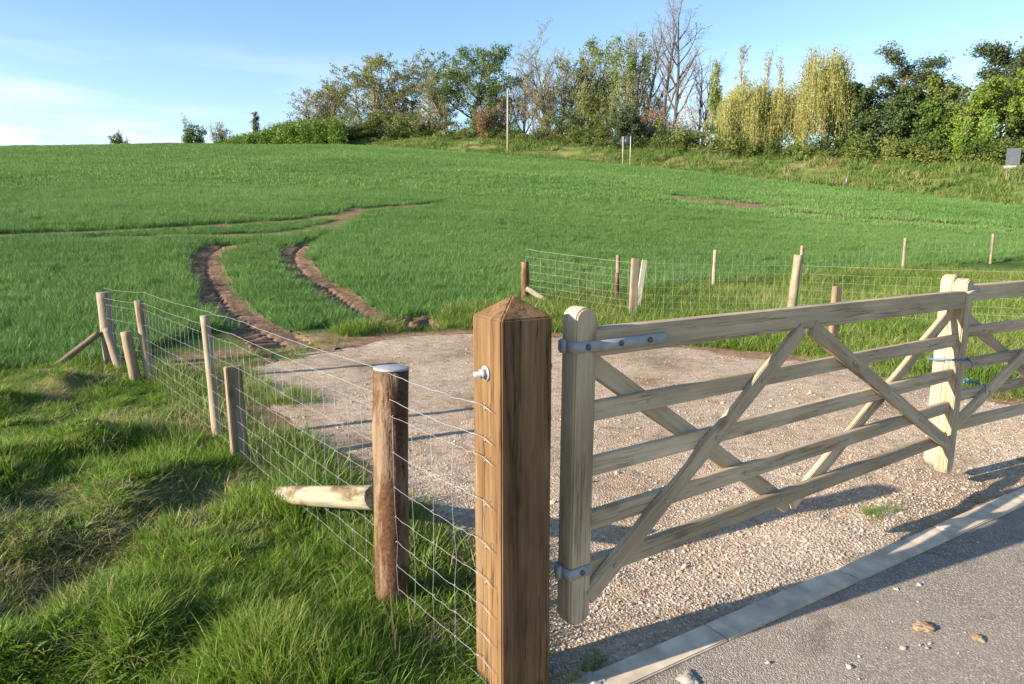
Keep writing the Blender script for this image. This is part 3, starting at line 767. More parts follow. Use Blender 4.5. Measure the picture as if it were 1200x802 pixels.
# ------------------------------------------------------------------ gate post
GP = np.array([0.0, 2.254]); GPA = R(59.5)
gp_d = Vector((math.sin(GPA), math.cos(GPA), 0))
def build_gate_post(loc, rz, label, bolt=True):
    root = empty('gate_post', loc, rz)
    tag(root, label, 'gate post')
    h, H, hp = 0.0975, 1.372, 0.07
    bm = bmesh.new()
    rings = []
    rng = random.Random(3)
    for x in (-0.35, 0.2, 0.7, 1.1, H):
        rings.append([bm.verts.new((x, sy * h + rng.uniform(-.001, .001), sz * h + rng.uniform(-.001, .001))) for sy, sz in ((-1, -1), (1, -1), (1, 1), (-1, 1))])
    for a, b in zip(rings[:-1], rings[1:]):
        for i in range(4): bm.faces.new((a[i], a[(i + 1) % 4], b[(i + 1) % 4], b[i]))
    ap = bm.verts.new((H + hp, 0.004, 0.002))
    for i in range(4): bm.faces.new((rings[-1][i], rings[-1][(i + 1) % 4], ap))
    bm.faces.new(rings[0][::-1])
    bmesh.ops.recalc_face_normals(bm, faces=bm.faces)
    o = link('shaft', bevel_mesh('shaft', bm, 0.005, 2, R(15)), M['post_wood'], root)
    m = Matrix(((0, 1, 0), (0, 0, 1), (1, 0, 0))).to_4x4(); o.matrix_basis = m
    if bolt:
        for z in (1.186,):
            b = MB(); b.tube([(-h - 0.045, 0.0, z), (h + 0.06, 0.0, z)], 0.0095, 10)
            bo = link('hinge_bolt', b.mesh('hinge_bolt', True), M['galv'], root)
            b = MB(); b.tube([(-h - 0.006, 0, z), (-h - 0.0005, 0, z)], 0.026, 16); link('washer', b.mesh('washer'), M['galv'], bo)
            b = MB(); b.tube([(-h - 0.022, 0, z), (-h - 0.0065, 0, z)], 0.0165, 6); link('nut', b.mesh('nut'), M['galv'], bo)
    return root
gp_root = build_gate_post((GP[0], GP[1], 0), math.pi / 2 - GPA, 'thick square orange-brown timber gate post with pyramid top and bolt')

# ------------------------------------------------------------------ gates
GATE_A, GL = R(54.55), 3.085
gd = np.array([math.sin(GATE_A), math.cos(GATE_A)]); gn = np.array([gd[1], -gd[0]])
SW, ST = 0.10, 0.077
def build_gate(loc, rz, mirror, label, cords=False):
    """own x from hanging stile to meeting stile (mirror: the other way), -y is the road side"""
    root = empty('farm_gate', loc, rz)
    tag(root, label, 'gate', 'pair of five-barred gates across the field entrance')
    root.rotation_euler[1] = -0.009 if mirror else 0.009      # the leaf hangs a little low at its free end
    L, g = GL, M['gate_wood']
    X = (lambda x: L - x) if mirror else (lambda x: x)
    Z0, Z1 = 0.205, 1.39
    round_top_stile('hanging_stile', root, (X(0), 0, Z0), Z1 - Z0, SW, ST, g)
    round_top_stile('meeting_stile', root, (X(L), 0, Z0 - 0.045), Z1 - Z0 + 0.04, SW, ST, g)
    rails = [(1.26, 0.10, 0.07), (1.005, 0.072, 0.03), (0.795, 0.072, 0.03), (0.585, 0.072, 0.03), (0.39, 0.076, 0.03)]
    for i, (z, h, t) in enumerate(rails):
        beam('top_rail' if i == 0 else 'rail', root, (X(SW / 2 - 0.02), 0, z), (X(L - SW / 2 + 0.02), 0, z + 0.003 * (i % 2)), t, h, g, seed=i + 10 * mirror, bev=0.005 if i == 0 else 0.003)
    m = L / 2 - 0.16
    zb, zt = 0.345, 1.225
    wav = [(0, 1), (0.16, 1.08), (0.26, 1.1), (0.33, 0.88), (0.42, 0.85), (0.5, 1.1), (0.57, 0.98), (0.66, 0.88), (0.78, 1.06), (0.9, 1.04), (1, 1)]
    def brace(x0, z0, x1, z1, y, s, pr):
        beam('brace', root, (X(x0), y, z0), (X(x1), y, z1), 0.024, 0.078, g, seed=s + 20 * mirror, profile=pr, rough=0.002)
    yf, yb = -0.0275, 0.0275
    brace(0.04, zb - 0.05, m - 0.05, zt - 0.012, yf, 31, wav)
    brace(m + 0.03, zt - 0.012, L - 0.035, zb + 0.0, yf, 32, None)
    brace(0.05, zt - 0.03, m + 0.03, zb - 0.03, yb, 33, None)
    brace(L - 0.05, zt - 0.03, m + 0.06, zb - 0.03, yb, 34, wav)
    # galvanised hinge straps with bolts
    def strap(z, x_end, hgt, yoff):
        s = -1 if not mirror else 1
        x0, x1 = X(-SW / 2 - 0.003), X(x_end)
        b = MB()
        for y in (-yoff, yoff):
            b.box(((x0 + x1) / 2, y, z), abs(x1 - x0) / 2, 0.003, hgt / 2)
        b.box((x0 + s * 0.0032, 0, z), 0.003, yoff + 0.003, hgt / 2 - 0.0005)
        b.tube([(x0 + s * 0.022, 0, z - hgt / 2 + 0.001), (x0 + s * 0.022, 0, z + hgt / 2 + 0.01)], 0.0125, 10)
        o = link('hinge_strap', b.mesh('hinge_strap'), M['galv'], root)
        for q in ((0.0, 0.16, 0.31) if x_end > 0.2 else (0.0,)):
            c = MB(); c.tube([(X(q), -yoff - 0.003, z), (X(q), -yoff - 0.009, z)], 0.011, 8); link('bolt_head', c.mesh('bolt_head'), M['bolt_dark'], o)
    strap(1.252, 0.40, 0.038, ST / 2 + 0.0035)
    strap(0.415, 0.045, 0.04, ST / 2 + 0.0035)
    for (x0, z0, x1, z1) in ((0.04, zb - 0.05, m - 0.05, zt - 0.012), (m + 0.03, zt - 0.012, L - 0.035, zb)):
        for (z, _, _) in rails[1:]:
            t = (z - z0) / (z1 - z0)
            if 0.03 < t < 0.97:
                c = MB(); xx = X(x0 + (x1 - x0) * t); c.tube([(xx, yf - 0.0125, z), (xx, yf - 0.0155, z), (xx, yf - 0.0175, z)], [0.009, 0.009, 0.005], 8)
                link('coach_bolt', c.mesh('coach_bolt'), M['galv'], root)
    for (x0, z0, x1, z1) in ((0.05, zt - 0.03, m + 0.03, zb - 0.03), (L - 0.05, zt - 0.03, m + 0.06, zb - 0.03)):
        for (z, _, _) in rails[1:]:
            t = (z - z0) / (z1 - z0); xx = X(x0 + (x1 - x0) * t)
            c = MB(); c.tube([(xx, -0.0155, z), (xx, -0.018, z), (xx, -0.0195, z)], [0.009, 0.009, 0.005], 8)
            link('coach_bolt', c.mesh('coach_bolt'), M['galv'], root)
    return root

corner = np.array([0.209, 2.30])
g0 = corner + gd * SW / 2 - gn * ST / 2
gate1 = build_gate((g0[0], g0[1], 0), math.pi / 2 - GATE_A, False, 'weathered wooden five-barred gate hung from the square gate post')
A2 = R(62.5)
g2d = np.array([math.sin(A2), math.cos(A2)])
end1 = g0 + gd * GL
s2 = end1 + gd * 0.045 + np.array([-gn[0], -gn[1]]) * 0.085 + g2d * 0.015
gate2 = build_gate((s2[0], s2[1], -0.01), math.pi / 2 - A2, True, 'second wooden gate leaf running out of the frame beside the tarmac')
p2 = s2 + g2d * (GL + 0.22)
build_gate_post((p2[0], p2[1], 0), math.pi / 2 - A2, 'square timber post carrying the gate leaf that runs off the frame', False)

def cord_loop(z, cx, cy, hx, hy, rz, tail, label):
    b = MB(); pts = []
    for k in range(33):
        a = 2 * math.pi * k / 32
        sx, sy = math.copysign(min(1, abs(math.cos(a)) * 1.35), math.cos(a)), math.copysign(min(1, abs(math.sin(a)) * 1.35), math.sin(a))
        pts.append((hx * sx, hy * sy, z + 0.008 * math.sin(a * 2)))
    b.tube(pts, 0.003, 6, False)
    b.tube([(p[0] * 1.02, p[1] * 1.02, p[2] - 0.007) for p in pts], 0.003, 6, False)
    b.tube([(0.02, -hy - 0.006, z), (0.03, -hy - 0.03, z - 0.02), (0.05, -hy - 0.02, z - 0.05), (0.045 + tail, -hy - 0.012, z - 0.08)], 0.0025, 6)
    o = link('cord', b.mesh('cord', True), M['blue_cord']); o.location = (cx, cy, 0); o.rotation_euler = (0, 0, rz)
    tag(o, label, 'cord', 'blue cords on the gates')
mid = (end1 + s2) / 2
cord_loop(0.86, mid[0], mid[1], 0.085, 0.088, math.pi / 2 - R(58), 0.0, 'blue cord looped around both meeting stiles of the gates')
q2 = s2 + g2d * 0.33
cord_loop(0.66, q2[0], q2[1], 0.02, 0.045, math.pi / 2 - A2, 0.03, 'blue cord knotted on the rail and brace of the second gate')
b = MB()
e = end1; f = s2
def lp(x, y, z): v = end1 + gd * x - gn * y; return (v[0], v[1], z)
b.tube([lp(-0.03, -0.045, 1.275), lp(0.06, -0.05, 1.285), lp(0.16, 0.0, 1.285), lp(0.26, 0.03, 1.275)], 0.008, 8)
b.tube([lp(0.26, 0.03, 1.275), lp(0.29, 0.02, 1.272)], 0.014, 8)
tag(link('gate_latch', b.mesh('gate_latch', True), M['galv']), 'thin galvanised bar latch lying across the tops of both gates', 'latch')

# ------------------------------------------------------------------ fences
def gz(x, y): return float(land_z(x, y))
WIRES = [(1.08, 1), (0.97, 1), (0.90, 0), (0.745, 0), (0.593, 0), (0.464, 0), (0.352, 0), (0.244, 0), (0.145, 0), (0.065, 0)]

def wire_path(P, h, drop, wob, seed, n=14):
    """wire at height h following the tops of the points P (x, y, z of ground)"""
    out = []
    for i in range(len(P) - 1):
        a, c = np.array(P[i]), np.array(P[i + 1])
        for k in range(n):
            t = k / n
            p = a + (c - a) * t
            out.append((p[0], p[1], p[2] + h * (1 - drop * 0) - wob * math.sin(math.pi * t)))
    out.append((P[-1][0], P[-1][1], P[-1][2] + h))
    out = np.array(out)
    return out

def fence_wires(root, P, r_line, r_net, step, seed, skip_top=False, hs=WIRES, face=None):
    rng = np.random.default_rng(seed)
    for h, plain in hs:
        if plain:
            b = MB(); pts = wire_path(P, h, 0, 0.012, seed); pts[:, 2] += rng.normal(0, 0.002, len(pts))
            b.tube(pts, r_line, 5); link('strand_wire', b.mesh('strand_wire', True), M['wire'], root)
    nb = MB()
    for h, plain in hs:
        if not plain:
            pts = wire_path(P, h, 0, 0.006, seed, 22); pts[:, 2] += rng.normal(0, 0.0025, len(pts))
            nb.tube(pts, r_net, 4)
    line = np.array(P); d = np.hypot(*np.diff(line[:, :2], axis=0).T); s = np.concatenate([[0], np.cumsum(d)])
    net = sorted([h for h, p in hs if not p])
    for t in np.arange(0.01, s[-1], step):
        x, y, z = (np.interp(t, s, line[:, k]) for k in range(3))
        pts = []
        for h in net:
            pts.append((x + rng.normal(0, 0.004), y + rng.normal(0, 0.004), z + h - 0.006 * math.sin(math.pi * ((t - s[np.searchsorted(s, t) - 1]) / max(1e-3, d[np.searchsorted(s, t) - 1])))))
        nb.tube(pts, r_net * 0.9, 4)
        for h in net:
            nb.tube([(x - 0.004, y, z + h - 0.004), (x + 0.004, y, z + h + 0.004)], r_net * 1.5, 4)
    return tag(link('wire_netting', nb.mesh('wire_netting'), M['wire'], root), kind='stuff')

def build_left_fence():
    root = tag(empty('stock_fence', (0, 0, 0)), 'wire netting fence on rough wooden posts between rough grass and gravel', 'fence')
    def lab(o, s): o['label'] = s; return o
    rp = lab(round_post('strainer_post', root, (-0.535, 2.76, -0.3), (-0.505, 2.80, 1.075), 0.073, 0.0735, M['bark_post'], 5, 28, 0.035), 'thick round post with peeling bark and a grey capped top')
    c = MB(); c.tube([(0, 0, 0), (0, 0, 0.006), (0, 0, 0.009)], [0.074, 0.075, 0.068], 24)
    cp = link('post_cap', c.mesh('post_cap'), M['galv'], rp); cp.matrix_basis = Matrix.Translation((1.377, 0, 0)) @ Matrix.Rotation(math.pi / 2, 4, 'Y')
    lab(round_post('strut', root, (-1.46, 3.98, 0.04), (-0.60, 2.86, 0.485), 0.056, 0.056, M['pale_log'], 9, 16, 0.05), 'pale barkless log propped between the round post and the grass')
    lab(beam('fence_post', root, (-1.915, 4.62, -0.3), (-1.935, 4.63, 0.715), 0.075, 0.105, M['dark_wood'], up=(0.8, 0.6, 0), bev=0.006, seed=3), 'short square grey stake')
    sq = [((-2.30, 5.17), (-2.345, 5.17), 1.0, 0.036), ((-3.72, 6.9), (-3.80, 6.92), 0.93, 0.043)]
    for i, (p, q, h, r) in enumerate(sq):
        lab(round_post('fence_post', root, (p[0], p[1], -0.3), (q[0], q[1], h), r * 1.12, r, M['fence_wood'], 20 + i, 10, 0.09), ('slim pale post rising above the netting', 'slim pale leaning post further along the netting')[i])
    a = ground_pt(163, 452)
    lab(round_post('fence_post', root, (a[0], a[1], -0.2), (a[0] - 0.085, a[1], 0.62), 0.056, 0.05, M['dark_wood'], 31, 12, 0.07), 'short brown stake leaning left')
    lab(round_post('strut', root, (-4.22, 7.3, -0.1), (-4.50, 7.5, 0.55), 0.05, 0.045, M['fence_wood'], 33, 12, 0.06), 'short prop leaning on the corner post')
    lab(round_post('strainer_post', root, (-4.55, 7.62, -0.3), (-4.57, 7.62, 0.95), 0.075, 0.07, M['grey_post'], 41, 18, 0.05), 'thick grey corner post at the crop')
    e = ground_pt(30, 440)
    lab(round_post('strut', root, (e[0], e[1] + 0.05, -0.02), (-4.62, 7.55, 0.50), 0.035, 0.035, M['dark_wood'], 43, 10, 0.05), 'dark pole sloping from the corner post to the grass')
    P = [(-0.115, 2.225, 0.0), (-0.56, 2.80, 0.0), (-1.93, 4.62, -0.02), (-2.30, 5.11, -0.04), (-3.70, 6.84, -0.06), (-4.52, 7.55, -0.08)]
    fence_wires(root, P, 0.0013, 0.0010, 0.15, 2)
    # netting end turned up the face of the gate post, held by staples
    b = MB()
    fx, fy = -0.098, 2.205
    b.tube([(fx + 0.004 * math.sin(z * 20), fy + 0.003 * math.sin(z * 31), z) for z in np.linspace(0.03, 0.75, 14)], 0.0012, 5)
    for h, p in WIRES:
        b.tube([(-0.115, 2.225, h), (fx - 0.002, fy, h), (fx + 0.035, fy - 0.06, h - 0.012)], 0.0012, 5)
        if p or h > 0.4: b.tube([(fx + 0.012, fy - 0.03, h + 0.012), (fx + 0.002, fy - 0.026, h), (fx + 0.012, fy - 0.03, h - 0.012)], 0.0025, 5)
    link('wire_end', b.mesh('wire_end', True), M['wire'], root)

def build_right_fences():
    def at(px, r): x, y = at_bearing(px, r); return (x, y)
    root = tag(empty('stock_fence', (0, 0, 0)), 'wire netting fence behind the gate, along the near side of the pasture strip', 'fence')
    def lab(o, s): o['label'] = s; return o
    def pl(px, r): x, y = at(px, r); return x, y, gz(x, y)
    a = pl(616, 13.2); bb = pl(746, 12.3); c = pl(942, 13.0); d = pl(1250, 13.0); e = pl(1420, 13.2)
    def top(px, py, p): return height_at(px, py, math.hypot(p[0], p[1]))
    lab(round_post('strainer_post', root, (a[0], a[1], a[2] - 0.3), (a[0] - 0.01, a[1], top(616, 307, a)), 0.085, 0.075, M['bark_post'], 51, 14), 'round brown corner post')
    s = pl(652, 12.9)
    lab(round_post('strut', root, (a[0] + 0.03, a[1] - 0.05, a[2] + 0.25), (s[0], s[1], s[2] + 0.02), 0.055, 0.06, M['pale_log'], 52, 10), 'pale prop leaning against the corner post')
    lab(beam('fence_post', root, (bb[0], bb[1], bb[2] - 0.3), (bb[0] + 0.03, bb[1], top(748, 303, bb)), 0.10, 0.13, M['fence_wood'], up=(1, 0.2, 0), bev=0.012, seed=6), 'broad pale split post')
    q = pl(727, 13.4)
    lab(round_post('fence_post', root, (q[0], q[1], q[2] - 0.2), (q[0] - 0.01, q[1], top(727, 320, q)), 0.042, 0.038, M['bark_post'], 53, 8), 'short reddish stake')
    w = pl(751, 13.2)
    lab(beam('fence_post', root, (w[0], w[1], w[2] - 0.1), (w[0] + 0.13, w[1], top(755, 305, w)), 0.03, 0.10, M['pale_wood'], up=(1, 0.2, 0), bev=0.004, seed=8), 'thin leaning white slat')
    lab(round_post('fence_post', root, (c[0] - 0.08, c[1], c[2] - 0.3), (c[0] + 0.02, c[1], top(944, 299, c)), 0.085, 0.07, M['fence_wood'], 54, 10, 0.1), 'bent pale post showing above the gate')
    t = pl(992, 10.6)
    lab(beam('fence_post', root, (t[0], t[1], t[2] - 0.3), (t[0] + 0.01, t[1], top(992, 336, t)), 0.09, 0.11, M['dark_wood'], up=(1, 0.3, 0), bev=0.008, seed=9), 'short dark square stake')
    lab(round_post('fence_post', root, (d[0], d[1], d[2] - 0.3), (d[0], d[1], d[2] + 1.05), 0.07, 0.065, M['fence_wood'], 55, 10), 'post off the edge of the view')
    P = [a, bb, c, d, e]
    hs = [(1.0, 1), (0.86, 0), (0.72, 0), (0.58, 0), (0.44, 0), (0.32, 0), (0.2, 0), (0.1, 0)]
    fence_wires(root, P, 0.0022, 0.0016, 0.16, 6, hs=hs)
    root2 = tag(empty('stock_fence', (0, 0, 0)), 'far fence of thin posts along the crop edge beyond the pasture strip', 'fence')
    pts = []
    for i, (px, r, ty) in enumerate(((724, 350, 299), (836, 337, 293), (936, 336, 288), (1058, 320, 279), (1160, 311, 274), (1290, 303, 268))):
        bx, by = ground_pt(px, r); p = (bx, by, gz(bx, by)); pts.append(p)
        round_post('fence_post', root2, (p[0], p[1], p[2] - 0.3), (p[0] + 0.02 * (i % 3 - 1), p[1], top(px, ty, p)), 0.048, 0.043, M['fence_wood' if i else 'dark_wood'], 60 + i, 8, 0.1)
    fence_wires(root2, pts, 0.0022, 0.0017, 0.3, 7, hs=[(0.95, 1), (0.8, 0), (0.6, 0), (0.4, 0), (0.2, 0)])
build_left_fence()
build_right_fences()

# ------------------------------------------------------------------ scattered stuff (geometry nodes over points)
def scatter(name, pts, rz, sc, idx, protos, tilt=0.12, seed=0, kind='stuff'):
    n = len(pts); rng = np.random.default_rng(seed)
    me = bpy.data.meshes.new(name); me.vertices.add(n); me.vertices.foreach_set('co', np.asarray(pts, np.float32).ravel())
    a = me.attributes.new('turn', 'FLOAT_VECTOR', 'POINT')
    rot = np.stack([rng.normal(0, tilt, n), rng.normal(0, tilt, n), rz], 1); a.data.foreach_set('vector', rot.astype(np.float32).ravel())
    a = me.attributes.new('size', 'FLOAT_VECTOR', 'POINT'); a.data.foreach_set('vector', np.asarray(sc, np.float32).ravel())
    a = me.attributes.new('pick', 'INT', 'POINT'); a.data.foreach_set('value', np.asarray(idx, np.int32))
    o = link(name, me); tag(o, kind=kind)
    c = bpy.data.collections.new(name + '_pieces')
    for k, p in enumerate(protos):
        q = bpy.data.objects.new('%s_piece_%02d' % (name, k), p); c.objects.link(q)
    g = bpy.data.node_groups.new(name + '_nodes', 'GeometryNodeTree')
    g.interface.new_socket('Geometry', in_out='INPUT', socket_type='NodeSocketGeometry'); g.interface.new_socket('Geometry', in_out='OUTPUT', socket_type='NodeSocketGeometry')
    gi, go = g.nodes.new('NodeGroupInput'), g.nodes.new('NodeGroupOutput')
    ip = g.nodes.new('GeometryNodeInstanceOnPoints'); ci = g.nodes.new('GeometryNodeCollectionInfo')
    ci.inputs['Collection'].default_value = c; ci.inputs['Separate Children'].default_value = True; ci.inputs['Reset Children'].default_value = True
    def named(nm, t):
        x = g.nodes.new('GeometryNodeInputNamedAttribute'); x.data_type = t; x.inputs['Name'].default_value = nm; return x.outputs['Attribute']
    er = g.nodes.new('FunctionNodeEulerToRotation')
    L = g.links
    L.new(gi.outputs[0], ip.inputs['Points']); L.new(ci.outputs[0], ip.inputs['Instance']); ip.inputs['Pick Instance'].default_value = True
    L.new(named('pick', 'INT'), ip.inputs['Instance Index']); L.new(named('turn', 'FLOAT_VECTOR'), er.inputs[0]); L.new(er.outputs[0], ip.inputs['Rotation']); L.new(named('size', 'FLOAT_VECTOR'), ip.inputs['Scale'])
    L.new(ip.outputs[0], go.inputs[0])
    md = o.modifiers.new('scatter', 'NODES'); md.node_group = g
    return o

def tuft_mesh(name, n, rad, lmin, lmax, width, curve, mat, seed, lean=0.25, segs=3):
    rng = np.random.default_rng(seed); V = []; Q = []; T = []
    for i in range(n):
        a = rng.uniform(0, 6.283); r = rad * math.sqrt(rng.uniform(0, 1)); x, y = r * math.cos(a), r * math.sin(a)
        L = rng.uniform(lmin, lmax); b = a + rng.normal(0, 0.9); dx, dy = math.cos(b), math.sin(b)
        ln = abs(rng.normal(0, lean)) + 0.04; cv = rng.uniform(0.2, 1) * curve; tw = rng.uniform(0, 3.14)
        wx, wy = math.cos(tw), math.sin(tw); w = width * rng.uniform(0.7, 1.25); k0 = len(V)
        px, py, pz, th = x, y, -0.03, ln
        for s in range(segs + 1):
            t = s / segs; ww = w * (1 - 0.75 * t ** 1.5) / 2
            if s == segs: V.append((px, py, pz))
            else: V += [(px - wx * ww, py - wy * ww, pz), (px + wx * ww, py + wy * ww, pz)]
            st = L / segs; px += dx * math.sin(th) * st; py += dy * math.sin(th) * st; pz += math.cos(th) * st; th += cv
        for s in range(segs - 1): Q.append((k0 + 2 * s, k0 + 2 * s + 1, k0 + 2 * s + 3, k0 + 2 * s + 2))
        T.append((k0 + 2 * segs - 2, k0 + 2 * segs - 1, k0 + 2 * segs))
    me = np_mesh(name, V, [T, Q]); me.materials.append(mat); return me

def sample_polar(n, r0, r1, a0, a1, seed, power=1.0):
    rng = np.random.default_rng(seed)
    u = rng.uniform(0, 1, n)
    r = (r0 ** (2 - power) + u * (r1 ** (2 - power) - r0 ** (2 - power))) ** (1 / (2 - power)) if power != 2 else r0 * (r1 / r0) ** u
    a = rng.uniform(a0, a1, n)
    return r * np.sin(a), r * np.cos(a)

def rz_sc(n, seed, lo, hi, zlo=None, zhi=None):
    rng = np.random.default_rng(seed)
    s = rng.uniform(lo, hi, n); z = s * (rng.uniform(zlo, zhi, n) if zlo else 1)
    return rng.uniform(0, 6.283, n), np.stack([s, s, z], 1)

def build_rough_grass():
    protos = [tuft_mesh('t', 46, 0.06, 0.05, 0.17, (0.0045, 0.0045, 0.006, 0.006, 0.009)[k], 0.34, M['lush'], k, 0.26) for k in range(5)] \
        + [tuft_mesh('t', 28, 0.06, 0.12, 0.25, 0.0038, 0.42, M['lush'], 20 + k, 0.3) for k in range(3)] \
        + [tuft_mesh('t', 30, 0.09, 0.06, 0.18, 0.004, 0.6, M['straw'], 40 + k, 0.95) for k in range(3)]
    protos += [tuft_mesh('t', 9, 0.03, 0.07, 0.13, 0.024, 0.25, M['lush'], 50 + k, 0.8) for k in range(2)] + [tuft_mesh('t', 4, 0.05, 0.25, 0.42, 0.003, 0.18, M['straw'], 54, 0.3)]
    x1, y1 = sample_polar(30000, 1.0, 9.5, R(-62), R(4), 1, 1.35)
    rng = np.random.default_rng(3)
    keep = verge_mask(x1, y1)
    x, y = x1[keep], y1[keep]
    thin = fbm(x, y, 0.9, 25)
    k = rng.uniform(0, 1, len(x)) < 0.6 + 0.8 * smooth(0.34, 0.55, thin)
    x, y, thin = x[k], y[k], thin[k]
    n = len(x); rz, sc = rz_sc(n, 4, 0.75, 1.15, 0.55, 1.0)
    st = smooth(0.48, 0.64, fbm(x, y, 0.75, 21)) * 0.7 + 0.06
    for px, py, rad in ((55, 610, 0.30), (140, 512, 0.45), (285, 645, 0.16), (165, 547, 0.12), (20, 735, 0.25), (210, 500, 0.3), (300, 590, 0.14), (60, 470, 0.25)):
        q = ground_pt(px, py); st = np.maximum(st, 0.85 * np.exp(-((x - q[0]) ** 2 + (y - q[1]) ** 2) / rad ** 2))
    idx = rng.integers(0, 5, n); tall = rng.uniform(0, 1, n) < 0.12 + 0.35 * smooth(0.5, 0.7, vnoise(x, y, 0.7, 31)); idx[tall] = rng.integers(5, 8, tall.sum())
    dead = rng.uniform(0, 1, n) < st; idx[dead] = rng.integers(8, 11, dead.sum())
    odd = rng.uniform(0, 1, n); idx[odd < 0.05 + 0.12 * smooth(0.55, 0.7, vnoise(x, y, 0.45, 71))] = rng.integers(11, 13); idx[odd > 0.985] = 13
    sc[:, 2] *= 0.10 + 1.25 * fbm(x, y, 0.5, 33) ** 1.15
    sc[:, 2] *= np.where(pip(x, y, [(-0.42, 1.7), (0.0, 1.9), (0.05, 2.3), (-0.2, 2.55), (-0.5, 2.5)]), 0.85, 1)
    k = 90; ex, ey = -1.32 + rng.normal(0, 0.15, k), 3.82 + rng.normal(0, 0.15, k)     # rank grass round the foot of the prop
    x, y = np.append(x, ex), np.append(y, ey); r2, s2 = rz_sc(k, 6, 0.9, 1.3); rz = np.append(rz, r2); sc = np.vstack([sc, s2]); idx = np.append(idx, rng.integers(2, 8, k))
    scatter('rough_grass', np.stack([x, y, land_z(x, y)], 1), rz, sc, idx, protos, 0.14, 5)
    # grass along the gravel side of the fence, pasture strip, and the weedy fringe
    protos = [tuft_mesh('p', 30, 0.09, 0.08, 0.22, 0.006, 0.4, M['pasture'], 60 + k, 0.4) for k in range(5)] + [tuft_mesh('p', 22, 0.08, 0.1, 0.24, 0.005, 0.5, M['straw'], 70, 0.7)]
    x, y = sample_polar(60000, 2.3, 24, R(-45), R(48), 7, 1.1)
    ins = ~pip(x, y, GRAVEL) & ~verge_mask(x, y) & (crop_side(x, y) < -0.05) & (kerb_side(x, y) < -0.1)
    ins &= np.minimum(pdist(x, y, RUT1), pdist(x, y, RUT2)) > 0.42
    az = bearing(x, y)
    bare = (az > R(-30)) & (az < R(-1)) & (np.hypot(x, y) > 7.5) & (fbm(x, y, 1.1, 41) < 0.47)
    ins &= ~bare
    edge = pip(x, y, GRAVEL) & (pdist(x, y, GRAVEL + [GRAVEL[0]]) < 0.85 * fbm(x, y, 0.5, 44) ** 1.5) & (kerb_side(x, y) < -0.3) & (x < 0.3) & (rng.uniform(0, 1, len(x)) < 0.5)
    ins |= edge
    gd = pdist(x, y, GRAVEL + [GRAVEL[0]]); g_in = pip(x, y, GRAVEL); far = np.hypot(x, y) > 5.5
    ins |= g_in & far & (gd < 0.9 * smooth(0.42, 0.7, fbm(x, y, 0.8, 47))) & (rng.uniform(0, 1, len(x)) < 0.5) & (kerb_side(x, y) < -1)
    ins |= g_in & (kerb_side(x, y) < -0.02) & (kerb_side(x, y) > -0.28) & (fbm(x, y, 0.35, 48) > 0.68) & (rng.uniform(0, 1, len(x)) < 0.8)
    x, y = x[ins], y[ins]; n = len(x); rz, sc = rz_sc(n, 8, 0.8, 1.5, 0.6, 1.1)
    sc *= np.where(pip(x, y, GRAVEL) & (kerb_side(x, y) > -0.3), 0.32, 1)[:, None]; sc *= np.where(pip(x, y, GRAVEL) & (np.hypot(x, y) > 5.5), 0.6, 1)[:, None]
    sc *= (1 + 0.02 * np.hypot(x, y))[:, None]
    sc[:, 2] *= 0.6 + 0.8 * fbm(x, y, 1.6, 46)
    idx = rng.integers(0, 5, n); dead = rng.uniform(0, 1, n) < 0.08; idx[dead] = 5
    scatter('pasture_grass', np.stack([x, y, np.where(pip(x, y, GRAVEL), gravel_z(x, y), land_z(x, y))], 1), rz, sc, idx, protos, 0.12, 9)

